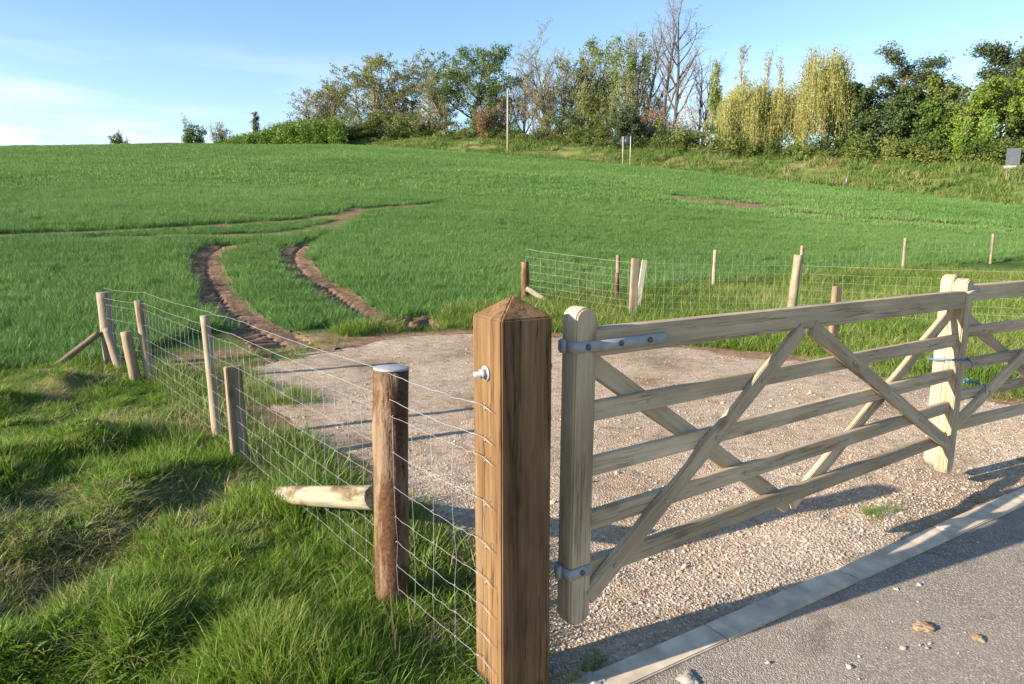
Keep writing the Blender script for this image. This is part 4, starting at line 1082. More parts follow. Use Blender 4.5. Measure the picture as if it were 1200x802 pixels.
def build_crop():
    near = [tuft_mesh('c', 60, 0.15, 0.15, 0.26, 0.0075, 0.28, M['cropleaf'], 100 + k, 0.25) for k in range(6)]
    far = [tuft_mesh('c', 80, 0.45, 0.14, 0.24, 0.02, 0.3, M['cropleaf'], 120 + k, 0.3, 2) for k in range(5)]
    rng = np.random.default_rng(11)
    def density(x, y):
        ok = crop_side(x, y) > 0.15 * (vnoise(x, y, 0.6, 50) - 0.3)
        rut = np.minimum(pdist(x, y, RUT1) / 0.45, pdist(x, y, RUT2) / 0.45)
        ok &= rut > 0.58 + 0.62 * vnoise(x, y, 0.28, 51)
        ok &= (pdist(x, y, TRAM1) > 0.33) & (pdist(x, y, TRAM2) > 0.42) & (pdist(x, y, BARE3) > 0.4) & (pdist(x, y, RUT3) > 0.18)
        ok &= (pdist(x, y, BARE) + 2.4 * (fbm(x, y, 1.2, 4) - 0.5) > 2.6) | (rng.uniform(0, 1, len(x)) < 0.05)
        ok &= (pdist(x, y, BARE2) > 0.6 + 0.7 * fbm(x, y, 0.8, 6))
        ok &= np.hypot(x, y) < edge_r(bearing(x, y)) + 1.5 * (fbm(x, y, 4, 2) - 0.5)
        return ok
    def hmap(x, y):
        h = (0.66 + 0.5 * fbm(x, y, 2.5, 55)) * (0.84 + 0.32 * vnoise(0.09 * (x + 0.2 * y), y - 0.12 * x, 1.1, 57))
        h *= 0.88 + 0.12 * smooth(0.0, 1.0, np.minimum(pdist(x, y, RUT1), pdist(x, y, RUT2)) - 0.35)
        h *= np.where(pip(x, y, TRAM1 + TRAM2[::-1]), 0.62, 1.0)
        island = pip(x, y, RUT1 + RUT3[::-1] + RUT2[::-1]); h *= np.where(island, 0.85, 1)
        return h
    x, y = sample_polar(42000, 7, 36, R(-47), R(47), 12, 0.7)
    k = density(x, y); x, y = x[k], y[k]; n = len(x); rz, sc = rz_sc(n, 13, 0.85, 1.25); sc[:, 2] = hmap(x, y) * rng.uniform(0.85, 1.15, n)
    scatter('crop', np.stack([x, y, land_z(x, y)], 1), rz, sc, rng.integers(0, 6, n), near, 0.08, 14)
    x, y = sample_polar(60000, 35, 134, R(-47), R(47), 15, 0.6)
    k = density(x, y); x, y = x[k], y[k]; n = len(x); rz, sc = rz_sc(n, 16, 0.9, 1.5); sc[:, 2] = hmap(x, y) * rng.uniform(0.85, 1.2, n)
    scatter('crop', np.stack([x, y, land_z(x, y)], 1), rz, sc, rng.integers(0, 5, n), far, 0.08, 17)

def rock_mesh(name, seed, mat, flat=0.65):
    bm = bmesh.new(); bmesh.ops.create_icosphere(bm, subdivisions=1, radius=1)
    rng = random.Random(seed)
    sx, sy, sz = rng.uniform(0.8, 1.25), rng.uniform(0.65, 1.0), flat * rng.uniform(0.75, 1.2)
    for v in bm.verts:
        k = rng.uniform(0.75, 1.15); v.co = (v.co.x * sx * k, v.co.y * sy * k, v.co.z * sz * k)
    me = bpy.data.meshes.new(name); bm.to_mesh(me); bm.free(); me.materials.append(mat); return me
ROCKS = [rock_mesh('rock', k, M['stone']) for k in range(8)]

def build_gravel_stones():
    rng = np.random.default_rng(21)
    x, y = sample_polar(190000, 2.2, 9.5, R(-24), R(46), 22, 1.85)
    k = pip(x, y, GRAVEL)
    ks = -kerb_side(x, y); k &= ks > 0.03
    loose = (smooth(0.36, 0.6, fbm(x, y, 0.9, 60)) * (0.12 + 0.88 * smooth(1.8, 0.5, ks)) + 0.26) * (0.6 + 0.4 * smooth(2.5, 1.0, ks))
    k &= rng.uniform(0, 1, len(x)) < loose
    x, y = x[k], y[k]; n = len(x); ks = -kerb_side(x, y)
    rz, sc = rz_sc(n, 23, 0.0028, 0.0054); sc *= rng.lognormal(0, 0.33, n)[:, None] * (1 + 0.3 * smooth(1.0, 0.4, ks) * (rng.uniform(0, 1, n) < 0.4))[:, None] 
    scatter('gravel', np.stack([x, y, gravel_z(x, y) - 0.05 * sc[:, 2]], 1), rz, sc, rng.integers(0, 8, n), ROCKS, 0.5, 24)
    # larger stones and lumps lying about the yard
    x, y = sample_polar(9000, 2.6, 12.5, R(-40), R(46), 28, 0.9)
    k = pip(x, y, GRAVEL) & (kerb_side(x, y) < -0.1) & (rng.uniform(0, 1, len(x)) < 0.12 + 0.9 * smooth(0.48, 0.68, fbm(x, y, 1.0, 66)))
    x, y = x[k], y[k]; n = len(x); rz, sc = rz_sc(n, 29, 0.005, 0.011); sc *= rng.lognormal(0, 0.35, n)[:, None]
    scatter('loose_stones', np.stack([x, y, gravel_z(x, y) + 0.05 * sc[:, 2]], 1), rz, sc, rng.integers(0, 8, n), ROCKS, 0.4, 30)
    # grit strewn over the tarmac
    x, y = sample_polar(2600, 1.2, 9, R(-20), R(50), 25, 1.7)
    ks = kerb_side(x, y); k = (ks > KW + 0.02) & (rng.uniform(0, 1, len(x)) < 0.12 + 0.9 * smooth(0.55, 0.72, fbm(x, y, 0.5, 65)))
    x, y = x[k], y[k]; n = len(x); rz, sc = rz_sc(n, 26, 0.002, 0.0065); sc *= rng.lognormal(0, 0.45, n)[:, None]
    scatter('grit', np.stack([x, y, -0.012 + 0.3 * sc[:, 2] + 0.010 * (fbm(x, y, 1.4, 30) - 0.5)], 1), rz, sc, rng.integers(0, 8, n), ROCKS, 0.4, 27)

def build_bank():
    protos = [tuft_mesh('b', 40, 0.5, 0.3, 0.75, 0.045, 0.4, M['bankgrass'], 140 + k, 0.5, 2) for k in range(6)]
    rng = np.random.default_rng(31)
    x, y = sample_polar(30000, 55, 150, R(-16), R(48), 32, 0.8)
    e = np.hypot(x, y) - edge_r(bearing(x, y)); k = (e > -0.2 + 1.5 * (fbm(x, y, 4, 2) - 0.5)) & (e < bank_w(bearing(x, y)) + 12)
    k &= rng.uniform(0, 1, len(x)) < 0.35 + smooth(0.35, 0.55, fbm(x, y, 5, 33))
    x, y = x[k], y[k]; n = len(x); rz, sc = rz_sc(n, 34, 0.8, 1.4, 0.5, 1.1)
    sc[:, 2] *= 0.5 + 0.9 * fbm(x, y, 6, 35)
    scatter('bank_grass', np.stack([x, y, land_z(x, y)], 1), rz, sc, rng.integers(0, 6, n), protos, 0.12, 36)

build_rough_grass()
build_crop()
build_gravel_stones()
build_bank()

# ------------------------------------------------------------------ trees
def grow(rng, trunk_h, spec):
    """branching skeleton in unit metres: returns list of (p0, p1, r0, r1, level)"""
    segs = []
    levels = spec['levels']; cnt = spec['count']; ang = spec['angle']; ratio = spec['ratio']; up = spec['up']
    wig = spec.get('wig', 0.12); start = spec.get('start', 0.25)
    stack = []
    for s in range(spec.get('stems', 1)):
        d = (rng.gauss(0, spec.get('splay', 0.04)), rng.gauss(0, spec.get('splay', 0.04)), 1.0)
        stack.append(((rng.gauss(0, 0.02 * spec.get('stems', 1)) * trunk_h, rng.gauss(0, 0.02 * spec.get('stems', 1)) * trunk_h, -0.3), d, trunk_h * rng.uniform(0.85, 1), spec['radius'] * trunk_h, 0))
    while stack:
        p, d, L, r, lv = stack.pop()
        n = 7 if lv == 0 else (4 if lv < levels else 3)
        kids = cnt[lv] if lv < levels else 0
        x, y, z = p; dx, dy, dz = d
        m = math.sqrt(dx * dx + dy * dy + dz * dz); dx, dy, dz = dx / m, dy / m, dz / m
        st = L / n; tip = 0.25 if lv == 0 else 0.3
        pts = []
        for i in range(n):
            r0 = r * (1 - (1 - tip) * i / n); r1 = r * (1 - (1 - tip) * (i + 1) / n)
            nx, ny, nz = x + dx * st, y + dy * st, z + dz * st
            segs.append((x, y, z, nx, ny, nz, r0, r1, lv)); pts.append((x, y, z, dx, dy, dz, r0))
            x, y, z = nx, ny, nz
            w = wig if lv else wig * 0.45
            dx += rng.gauss(0, w); dy += rng.gauss(0, w); dz += rng.gauss(0, w) + up[lv]
            m = math.sqrt(dx * dx + dy * dy + dz * dz); dx, dy, dz = dx / m, dy / m, dz / m
        phi = rng.uniform(0, 6.28)
        for k in range(kids):
            t = (start if lv == 0 else 0.2) + (1 - (start if lv == 0 else 0.2)) * (k + rng.random()) / kids
            i = min(n - 1, int(t * n)); f = t * n - i
            bx, by, bz, ex, ey, ez, br = pts[i]
            q = (bx + ex * st * f, by + ey * st * f, bz + ez * st * f)
            phi += 2.4 + rng.gauss(0, 0.4)
            a = ang[lv] * rng.uniform(0.75, 1.25)
            # perpendicular frame
            if abs(ez) < 0.9: ux, uy, uz = -ey, ex, 0.0
            else: ux, uy, uz = 1.0, 0.0, -ex / (ez or 1)
            m = math.sqrt(ux * ux + uy * uy + uz * uz); ux, uy, uz = ux / m, uy / m, uz / m
            vx, vy, vz = ey * uz - ez * uy, ez * ux - ex * uz, ex * uy - ey * ux
            c, s_ = math.cos(phi), math.sin(phi); ca, sa = math.cos(a), math.sin(a)
            nd = (ex * ca + (ux * c + vx * s_) * sa, ey * ca + (uy * c + vy * s_) * sa, ez * ca + (uz * c + vz * s_) * sa)
            shape = spec.get('shape', lambda t: 1.0)(t) if lv == 0 else (1 - 0.45 * t)
            stack.append((q, nd, L * ratio[lv] * shape * rng.uniform(0.75, 1.2), min(br * 0.7, r * 0.55) * (0.75 if lv else 0.8), lv + 1))
    return np.array(segs)

def seg_mesh(name, S_, sides, rmin=0.0):
    p0, p1 = S_[:, 0:3], S_[:, 3:6]; r0 = np.maximum(S_[:, 6], rmin); r1 = np.maximum(S_[:, 7], rmin * 0.8)
    d = p1 - p0; d /= np.linalg.norm(d, axis=1)[:, None] + 1e-9
    ref = np.where(np.abs(d[:, 2:3]) < 0.9, np.array([[0, 0, 1.0]]), np.array([[1.0, 0, 0]]))
    a = np.cross(d, ref); a /= np.linalg.norm(a, axis=1)[:, None] + 1e-9; b = np.cross(a, d)
    V = []
    for base, rr in ((p0, r0), (p1 + d * r1[:, None] * 0.5, r1)):
        for k in range(sides):
            t = 2 * math.pi * k / sides
            V.append(base + (a * math.cos(t) + b * math.sin(t)) * rr[:, None])
    V = np.stack(V, 1); n = len(S_)
    o = np.arange(n)[:, None] * 2 * sides
    F = np.concatenate([np.stack([o[:, 0] + k, o[:, 0] + (k + 1) % sides, o[:, 0] + sides + (k + 1) % sides, o[:, 0] + sides + k], 1) for k in range(sides)])
    return V.reshape(-1, 3), F

def leaf_quads(P, size, rng, hang=0.0, aspect=0.7):
    n = len(P)
    nrm = rng.normal(0, 1, (n, 3)); nrm[:, 2] += 0.3
    nrm /= np.linalg.norm(nrm, axis=1)[:, None]
    u = rng.normal(0, 1, (n, 3)); u[:, 2] -= hang * 3
    u -= nrm * (u * nrm).sum(1)[:, None]; u /= np.linalg.norm(u, axis=1)[:, None] + 1e-9
    v = np.cross(nrm, u)
    s = (size * rng.uniform(0.6, 1.3, n))[:, None]
    V = np.stack([P - u * s * 0.5, P + v * s * 0.5 * aspect, P + u * s * 0.5, P - v * s * 0.5 * aspect], 1).reshape(-1, 3)
    return V, np.arange(4 * n).reshape(n, 4)

SPECS = {
    'broad': dict(levels=3, count=[17, 8, 9], angle=[0.85, 0.7, 0.65], ratio=[0.55, 0.5, 0.5], up=[0, 0.06, 0.04, 0.02], radius=0.024, start=0.22, stems=1, shape=lambda t: 1.15 - 0.6 * t),
    'multi': dict(levels=3, count=[10, 7, 9], angle=[0.6, 0.65, 0.65], ratio=[0.5, 0.5, 0.5], up=[0, 0.07, 0.04, 0.02], radius=0.016, start=0.2, stems=3, splay=0.2, shape=lambda t: 1.1 - 0.55 * t),
    'tall': dict(levels=3, count=[14, 6, 7], angle=[0.62, 0.6, 0.6], ratio=[0.36, 0.5, 0.5], up=[0, 0.09, 0.05, 0.02], radius=0.015, start=0.3, stems=2, splay=0.07, shape=lambda t: 1.1 - 0.5 * t),
    'poplar': dict(levels=2, count=[34, 10], angle=[0.42, 0.4], ratio=[0.2, 0.5], up=[0, 0.12, 0.06], radius=0.012, start=0.12, stems=1, shape=lambda t: 1.1 - 0.6 * t),
    'willow': dict(levels=2, count=[18, 8], angle=[0.75, 0.8], ratio=[0.42, 0.5], up=[0, 0.05, -0.1], radius=0.026, start=0.3, stems=2, splay=0.15, shape=lambda t: 1.0),
    'pine': dict(levels=2, count=[16, 8], angle=[1.2, 0.8], ratio=[0.3, 0.5], up=[0, 0.06, 0.05], radius=0.018, start=0.45, stems=1, shape=lambda t: 1.15 - 0.5 * t),
    'conifer': dict(levels=2, count=[44, 8], angle=[1.35, 0.8], ratio=[0.34, 0.42], up=[0, 0.05, 0.0], radius=0.014, start=0.08, stems=1, shape=lambda t: 1.2 - 1.0 * t),
    'shrub': dict(levels=2, count=[11, 9], angle=[0.7, 0.7], ratio=[0.6, 0.5], up=[0, 0.04, 0.02], radius=0.014, start=0.1, stems=5, splay=0.5, shape=lambda t: 1.0),
}

def tree(name, px, r, ytop, wpx, spec, leaf, nleaf, lsize, label, cat='tree', group=None, bark='bark', twig='twig', seed=0, hang=0.0, depth=0.85, sink=0.0, twig_r=0.018, clump=0.0, ybase=None):
    nleaf = int(nleaf * (3.2 if hang else 2.6)); lsize *= 0.72
    rng = random.Random(seed * 101 + int(px)); nr = np.random.default_rng(seed * 101 + int(px))
    x, y = at_bearing(px, r)
    z = gz(x, y) - sink
    top = height_at(px, ytop, r)
    H = max(top - z, 0.8); Wd = wpx / 824 * r * math.cos(math.atan((px - 600) / 824)) * 1.0
    sg = grow(rng, H, SPECS[spec])
    ends = sg[:, 3:6]
    lo, hi = np.percentile(ends[:, :2], 1.5, axis=0), np.percentile(ends[:, :2], 98.5, axis=0)
    zh = np.percentile(ends[:, 2], 99.7)
    k = np.array([Wd / max(hi[0] - lo[0], 0.3), Wd * depth / max(hi[1] - lo[1], 0.3), H / zh])
    for c in (0, 3): sg[:, c:c + 3] *= k
    lv = sg[:, 8]; mxl = SPECS[spec]['levels']
    root = empty(name, (x, y, z), nr.uniform(-0.3, 0.3))
    tag(root, label, cat, group)
    tv, tf = seg_mesh('trunk', sg[lv <= 1], 6)
    link('trunk', np_mesh('trunk', tv, [tf], True), M[bark], root)
    fine = sg[lv >= 2]
    tw = fine
    V, F = seg_mesh('twigs', fine, 3, twig_r)
    if leaf and nleaf:
        tips = sg[lv >= max(1, mxl - 1)]
        if clump:
            ki = nr.choice(len(tips), max(6, int(len(tips) * clump))); tips = tips[ki]
        i = nr.integers(0, len(tips), nleaf); t = nr.uniform(0, 1, nleaf)[:, None]
        P = tips[i, 0:3] * (1 - t) + tips[i, 3:6] * t + nr.normal(0, lsize * (0.9 if not clump else 1.6), (nleaf, 3)) * np.array([1, 1, 0.75])
        if hang:      # leaf chains hanging down from the boughs
            nb_ = 130
            a_, q_ = nr.uniform(0, 6.283, nb_), nr.uniform(0, 1, nb_) ** 0.5
            bo = np.stack([np.cos(a_) * q_ * Wd * 0.46 * nr.uniform(0.8, 1.1, nb_), np.sin(a_) * q_ * Wd * 0.40, H * (0.5 + 0.48 * np.sqrt(1 - q_ ** 2)) * nr.uniform(0.72, 1.02, nb_)], 1)
            ns = nb_ * 9
            strand = bo[np.arange(ns) % nb_] + nr.normal(0, 1, (ns, 3)) * np.array([0.38, 0.38, 0.35])
            ln = hang * H * nr.uniform(0.15, 0.8, ns)
            lean = nr.normal(0, 0.07, (ns, 2))
            si = nr.integers(0, ns, nleaf); t = nr.uniform(0, 1, nleaf) ** 0.9
            P = strand[si] + nr.normal(0, 0.22, (nleaf, 3)); P[:, :2] += lean[si] * (t * ln[si])[:, None]; P[:, 2] -= t * ln[si]
            P[:, 2] = np.maximum(P[:, 2], nr.uniform(0.2, 1.2, nleaf))
            pe = strand.copy(); pe[:, :2] += lean * ln[:, None]; pe[:, 2] = np.maximum(pe[:, 2] - ln, 0.4)
            hs = np.concatenate([strand, pe, np.full((ns, 1), 0.011), np.full((ns, 1), 0.006), np.full((ns, 1), 3)], 1)
            V2, F2 = seg_mesh('h', hs, 3); F = np.concatenate([F, F2 + len(V)]); V = np.concatenate([V, V2])
        lv_, lf_ = leaf_quads(P, lsize, nr, 1.0 if hang else 0.2, 0.45 if hang else 0.75)
        cr = np_mesh('crown', np.concatenate([V, lv_]), [F, lf_ + len(V)])
        cr.materials.append(M[twig]); cr.materials.append(M[leaf])
        mi = np.zeros(len(F) + len(lf_), np.int32); mi[len(F):] = 1; cr.polygons.foreach_set('material_index', mi)
        o = link('crown', cr, None, root)
    else:
        link('crown', np_mesh('crown', V, [F]), M[twig], root)
    return root

TG = 'trees along the top of the bank'
# name, px, r, ytop, width px, habit, leaf, n, leaf size, label, extras
tree('broadleaf_tree', 425, 121, 68, 108, 'multi', 'leaf_brown', 4600, 0.34, 'wide brownish spring tree at the left end of the tree line', seed=1, group=TG)
tree('broadleaf_tree', 390, 124, 92, 46, 'broad', 'leaf_brown', 1800, 0.34, 'low rounded russet-brown tree at the far left edge of the tree line', seed=21, group=TG)
tree('poplar_tree', 446, 118, 68, 14, 'poplar', 'leaf_olive', 300, 0.26, 'thin pale upright tree among the brownish tree', twig='twig_pale', bark='bark_pale', seed=2, group=TG)
tree('poplar_tree', 467, 118, 74, 10, 'poplar', None, 0, 0.2, 'thin bare spire at the right of the brownish tree', twig='twig_pale', bark='bark_pale', seed=3, group=TG)
tree('broadleaf_tree', 503, 118, 66, 88, 'broad', 'leaf_olive', 2600, 0.32, 'half-bare rounded olive tree left of the ivy-clad green tree', seed=4, group=TG)
tree('broadleaf_tree', 556, 112, 60, 98, 'broad', 'leaf_green', 6400, 0.34, 'dense green ivy-clad tree left of the pole', bark='bark_dark', seed=5, group=TG, clump=0.35)
tree('bare_tree', 645, 110, 40, 90, 'multi', 'leaf_olive', 900, 0.26, 'large bare purplish-grey tree right of the pole', bark='bark', seed=6, group=TG)
tree('bare_tree', 612, 113, 78, 40, 'broad', None, 0, 0.26, 'small bare tree close behind the pole', seed=22, group=TG)
tree('broadleaf_tree', 690, 106, 49, 46, 'tall', 'leaf_lime', 2000, 0.34, 'slim tree with yellow-green foliage high in its crown', seed=7, group=TG, clump=0.12)
tree('broadleaf_tree', 733, 102, 35, 52, 'tall', 'leaf_lime', 2200, 0.34, 'tall slim tree with a green tuft at its top', bark='bark_pale', seed=8, group=TG, clump=0.14)
tree('bare_tree', 748, 108, 18, 56, 'tall', None, 0, 0.2, 'tall thin bare tree behind the green-topped tree', seed=9, twig_r=0.011, group=TG)
tree('bare_tree', 792, 99, -4, 78, 'tall', None, 0, 0.2, 'tallest bare tree with dark forked trunk', bark='bark_dark', seed=10, group=TG)
tree('bare_tree', 817, 101, 52, 40, 'tall', None, 0, 0.2, 'shorter bare tree beside the tallest bare tree', bark='bark_dark', seed=11, twig_r=0.011, group=TG)
tree('poplar_tree', 829, 92, 70, 17, 'poplar', 'leaf_willow', 1300, 0.26, 'narrow yellow-green poplar left of the willows', twig='twig_pale', bark='bark_pale', seed=12, group=TG)
tree('poplar_tree', 843, 90, 104, 13, 'poplar', 'leaf_green', 1300, 0.26, 'short ivy-green column beside the narrow poplar', seed=23, group=TG)
for i, (p, t, w, lb) in enumerate(((865, 54, 20, 'bare pale poplar spire, leftmost of those above the willows'), (891, 57, 18, 'bare pale poplar spire, second from the left above the willows'), (909, 66, 16, 'bare pale poplar spire, shortest of those above the willows'), (927, 58, 22, 'bare pale poplar spire next to the tall willow'))):
    tree('poplar_tree', p, 97, t, w, 'poplar', 'leaf_olive', 260, 0.24, lb, twig='twig_pale', bark='bark_pale', seed=30 + i, group=TG)
tree('willow_tree', 872, 86, 92, 74, 'willow', 'leaf_willow', 5200, 0.34, 'yellow-green weeping willow at the left of the willow clump', 'tree', TG, bark='bark', twig='twig_gold', seed=13, hang=0.72)
tree('willow_tree', 914, 87, 96, 74, 'willow', 'leaf_willow', 4800, 0.34, 'yellow-green weeping willow in the middle of the willow clump', 'tree', TG, bark='bark', twig='twig_gold', seed=14, hang=0.72)
tree('willow_tree', 962, 84, 50, 62, 'willow', 'leaf_willow', 5600, 0.34, 'tallest yellow-green willow at the right of the willow clump', 'tree', TG, bark='bark', twig='twig_gold', seed=15, hang=0.58)
tree('pine_tree', 1038, 88, 54, 78, 'pine', 'leaf_pine', 5600, 0.30, 'dark pine with a bare red-brown trunk above the conifers', 'tree', TG, bark='bark_pine', seed=16, clump=0.85)
tree('conifer_tree', 1008, 84, 98, 66, 'conifer', 'leaf_dark', 4800, 0.34, 'dark evergreen between the willow and the pine', 'tree', TG, bark='bark_dark', seed=17)
tree('conifer_tree', 1056, 82, 106, 74, 'conifer', 'leaf_dark', 5400, 0.34, 'dark evergreen in front of the red-trunked pine', 'tree', TG, bark='bark_dark', seed=18)
tree('broadleaf_tree', 1090, 88, 92, 66, 'broad', 'leaf_olive', 3600, 0.34, 'olive spring tree right of the pine', 'tree', TG, seed=19)
tree('conifer_tree', 1098, 80, 120, 56, 'conifer', 'leaf_green', 4200, 0.32, 'green evergreen below the olive spring tree', 'tree', TG, bark='bark_dark', seed=24)
tree('pine_tree', 1182, 90, 50, 112, 'pine', 'leaf_pine', 7600, 0.34, 'tall dark evergreen at the right edge of the tree line', 'tree', TG, bark='bark_dark', seed=20, clump=0.6)
tree('broadleaf_tree', 1172, 80, 92, 92, 'broad', 'leaf_lime', 5600, 0.32, 'broad yellow-green tree in front of the tall dark evergreen', 'tree', TG, seed=25)
tree('broadleaf_tree', 1235, 80, 80, 80, 'broad', 'leaf_green', 4200, 0.34, 'green tree cut by the right edge of the view', 'tree', TG, seed=26)
tree('shrub', 1136, 77, 134, 40, 'shrub', 'leaf_bright', 2200, 0.28, 'bright lime shrub left of the grey road sign', 'shrub', 'shrubs below the trees', seed=27)
tree('shrub', 692, 98, 92, 58, 'shrub', 'leaf_olive', 3000, 0.3, 'tall olive-yellow shrub above the two-legged sign', 'shrub', 'shrubs below the trees', seed=28)
tree('shrub', 735, 92, 124, 44, 'shrub', 'leaf_dark', 2400, 0.3, 'dark holly bush right behind the two-legged sign', 'shrub', 'shrubs below the trees', seed=29)
tree('shrub', 770, 96, 126, 46, 'shrub', 'leaf_russet', 1300, 0.28, 'reddish-brown shrub beside the dark holly bush', 'shrub', 'shrubs below the trees', seed=34)
tree('shrub', 806, 95, 118, 50, 'shrub', 'blossom', 2600, 0.24, 'whitish blossoming bush under the tallest bare tree', 'shrub', 'shrubs below the trees', twig='twig_pale', seed=35)
tree('shrub', 576, 104, 122, 32, 'shrub', 'leaf_russet', 1500, 0.28, 'russet bush left of the pole', 'shrub', 'shrubs below the trees', seed=36)
tree('shrub', 500, 112, 128, 70, 'shrub', 'leaf_brown', 1800, 0.3, 'brown twiggy bush under the half-bare rounded tree', 'shrub', 'shrubs below the trees', seed=37)
tree('shrub', 425, 115, 128, 80, 'shrub', 'leaf_olive', 2600, 0.3, 'olive bush under the wide brownish tree', 'shrub', 'shrubs below the trees', seed=38)
tree('shrub', 640, 103, 130, 70, 'shrub', 'leaf_brown', 1200, 0.3, 'brown thicket at the foot of the large bare tree', 'shrub', 'shrubs below the trees', seed=39)
tree('shrub', 230, 127, 140, 24, 'shrub', 'leaf_green', 2200, 0.3, 'dark round bush on the skyline at the left end of the hedge', 'shrub', 'shrubs on the skyline', seed=40)
tree('shrub', 262, 128, 143, 26, 'shrub', 'leaf_olive', 900, 0.26, 'thin twiggy bush on the skyline right of the round bush', 'shrub', 'shrubs on the skyline', seed=41)
tree('conifer_tree', 302, 138, 132, 13, 'conifer', 'leaf_dark', 900, 0.34, 'small dark fir poking over the skyline hedge', 'tree', seed=42)
tree('shrub', 334, 136, 136, 24, 'shrub', 'leaf_dark', 1100, 0.34, 'dark domed bush just behind the skyline hedge', 'shrub', 'shrubs on the skyline', seed=43)
tree('shrub', 361, 130, 133, 24, 'shrub', 'leaf_dark', 900, 0.34, 'dark bush where the hedge meets the tree line', 'shrub', 'shrubs on the skyline', seed=44)
tree('shrub', 135, 150, 157, 20, 'shrub', 'leaf_dark', 3000, 0.42, 'lone dark bush showing over the bare skyline', 'shrub', 'shrubs on the skyline', seed=45, sink=0.5)

BG = 'twiggy trees behind the tree line'
for i, (px, yt, w, sp, lf, n, lb) in enumerate((
        (385, 104, 44, 'multi', 'leaf_brown', 900, 'low brown twiggy tree at the left foot of the tree line'),
        (470, 96, 50, 'multi', 'leaf_brown', 1000, 'brown twiggy tree between the brownish tree and the olive tree'),
        (528, 84, 46, 'multi', 'leaf_olive', 1000, 'hazy olive tree behind the gap left of the ivy-clad tree'),
        (585, 98, 40, 'multi', 'leaf_brown', 900, 'low twiggy tree just left of the pole'),
        (630, 92, 52, 'multi', 'leaf_brown', 700, 'twiggy tree behind the foot of the large bare tree'),
        (668, 74, 50, 'multi', 'leaf_olive', 1500, 'olive tree between the large bare tree and the slim ones'),
        (712, 78, 48, 'multi', 'leaf_olive', 1500, 'olive tree between the two slim trees'),
        (758, 96, 48, 'multi', 'leaf_brown', 600, 'twiggy tree above the reddish shrub'),
        (846, 146, 34, 'shrub', 'leaf_green', 1600, 'green bush at the left foot of the willows'),
        (988, 100, 60, 'multi', 'leaf_olive', 3600, 'olive tree filling the gap right of the tallest willow'),
        (1030, 122, 60, 'shrub', 'leaf_dark', 2600, 'dark bush between the two dark evergreens'),
        (1075, 128, 60, 'shrub', 'leaf_green', 2400, 'green bush at the foot of the olive spring tree'),
        (1116, 108, 56, 'shrub', 'leaf_olive', 2200, 'olive bush left of the bright lime shrub'),
        (1205, 120, 60, 'shrub', 'leaf_green', 2600, 'green bush behind the grey sign at the frame edge'))):
    tree('tree' if sp == 'multi' else 'shrub', px, (122 if px < 480 else 116 if px < 600 else 110 if px < 800 else 90) - 4, yt, w, sp, lf, n, 0.32, lb, 'tree' if sp == 'multi' else 'shrub', BG if sp == 'multi' else 'shrubs below the trees', seed=80 + i)

# ---- scrub and hedge masses
def clump_mesh(name, n, rx, rz_, size, mat, seed):
    rng = np.random.default_rng(seed)
    d = rng.normal(0, 1, (n, 3)); d /= np.linalg.norm(d, axis=1)[:, None]
    P = d * (rng.uniform(0.25, 1, n) ** 0.5)[:, None] * np.array([rx, rx, rz_]) * (1 + 0.25 * np.sin(d[:, :1] * 5 + seed))
    P[:, 2] = np.abs(P[:, 2] + rz_ * 0.4)
    V, F = leaf_quads(P, size, rng); me = np_mesh(name, V, [F]); me.materials.append(mat); return me

def band_points(n, px0, px1, f_r, seed):
    rng = np.random.default_rng(seed); px = rng.uniform(px0, px1, n)
    a = np.arctan((px - 600) / 824); r = f_r(a, rng, n)
    return r * np.sin(a), r * np.cos(a), px, rng
scr = [clump_mesh('s', 130, 0.9, 0.9, 0.22, M['leaf_olive'] if k == 3 else M['leaf_brown'] if k == 4 else M['scrub'], k) for k in range(5)]
x, y, px, rng = band_points(3600, 366, 1260, lambda a, g, n: edge_r(a) + bank_w(a) + g.uniform(-1.5, 17, n), 71)
n = len(x); rz, sc = rz_sc(n, 72, 0.6, 1.15, 0.7, 1.1); lift = rng.uniform(0, 1, n) ** 1.3 * np.where(px > 838, 2.3, 4.2) * smooth(0.25, 0.75, fbm(x, y, 6, 73))
tag(scatter('undergrowth', np.stack([x, y, land_z(x, y) + lift], 1), rz, sc, rng.integers(0, 5, n), scr, 0.1, 74), 'dark green bramble scrub under the trees')
hd = [clump_mesh('h', 150, 0.9, 1.0, 0.24, M['hedge_leaf'], 10 + k) for k in range(5)]
x, y, px, rng = band_points(1300, 236, 402, lambda a, g, n: edge_r(a) + g.uniform(1.0, 9, n), 75)
n = len(x); rz, sc = rz_sc(n, 76, 0.8, 1.2)
hh = np.interp(px, [236, 262, 300, 340, 370, 400], [1.0, 1.7, 2.5, 3.2, 3.3, 2.6]); lift = rng.uniform(-0.6, 1, n) * hh; sc *= (0.75 + 0.1 * hh)[:, None]
o = scatter('hedge', np.stack([x, y, land_z(x, y) + lift], 1), rz, sc, rng.integers(0, 5, n), hd, 0.1, 77)

# ------------------------------------------------------------------ pole, signs, houses
def bpos(px, r): x, y = at_bearing(px, r); return x, y, gz(x, y)
x, y, z = bpos(595, 95)
h = height_at(595, 105, 95) - z
b = MB(); b.tube([(0, 0, -0.5), (0, 0, h * 0.5), (0, 0, h)], [0.16, 0.14, 0.12], 10)
o = link('utility_pole', b.mesh('utility_pole', True), M['cream_pole']); o.location = (x, y, z)
tag(o, 'pale wooden utility pole standing on the bank among the trees', 'pole')

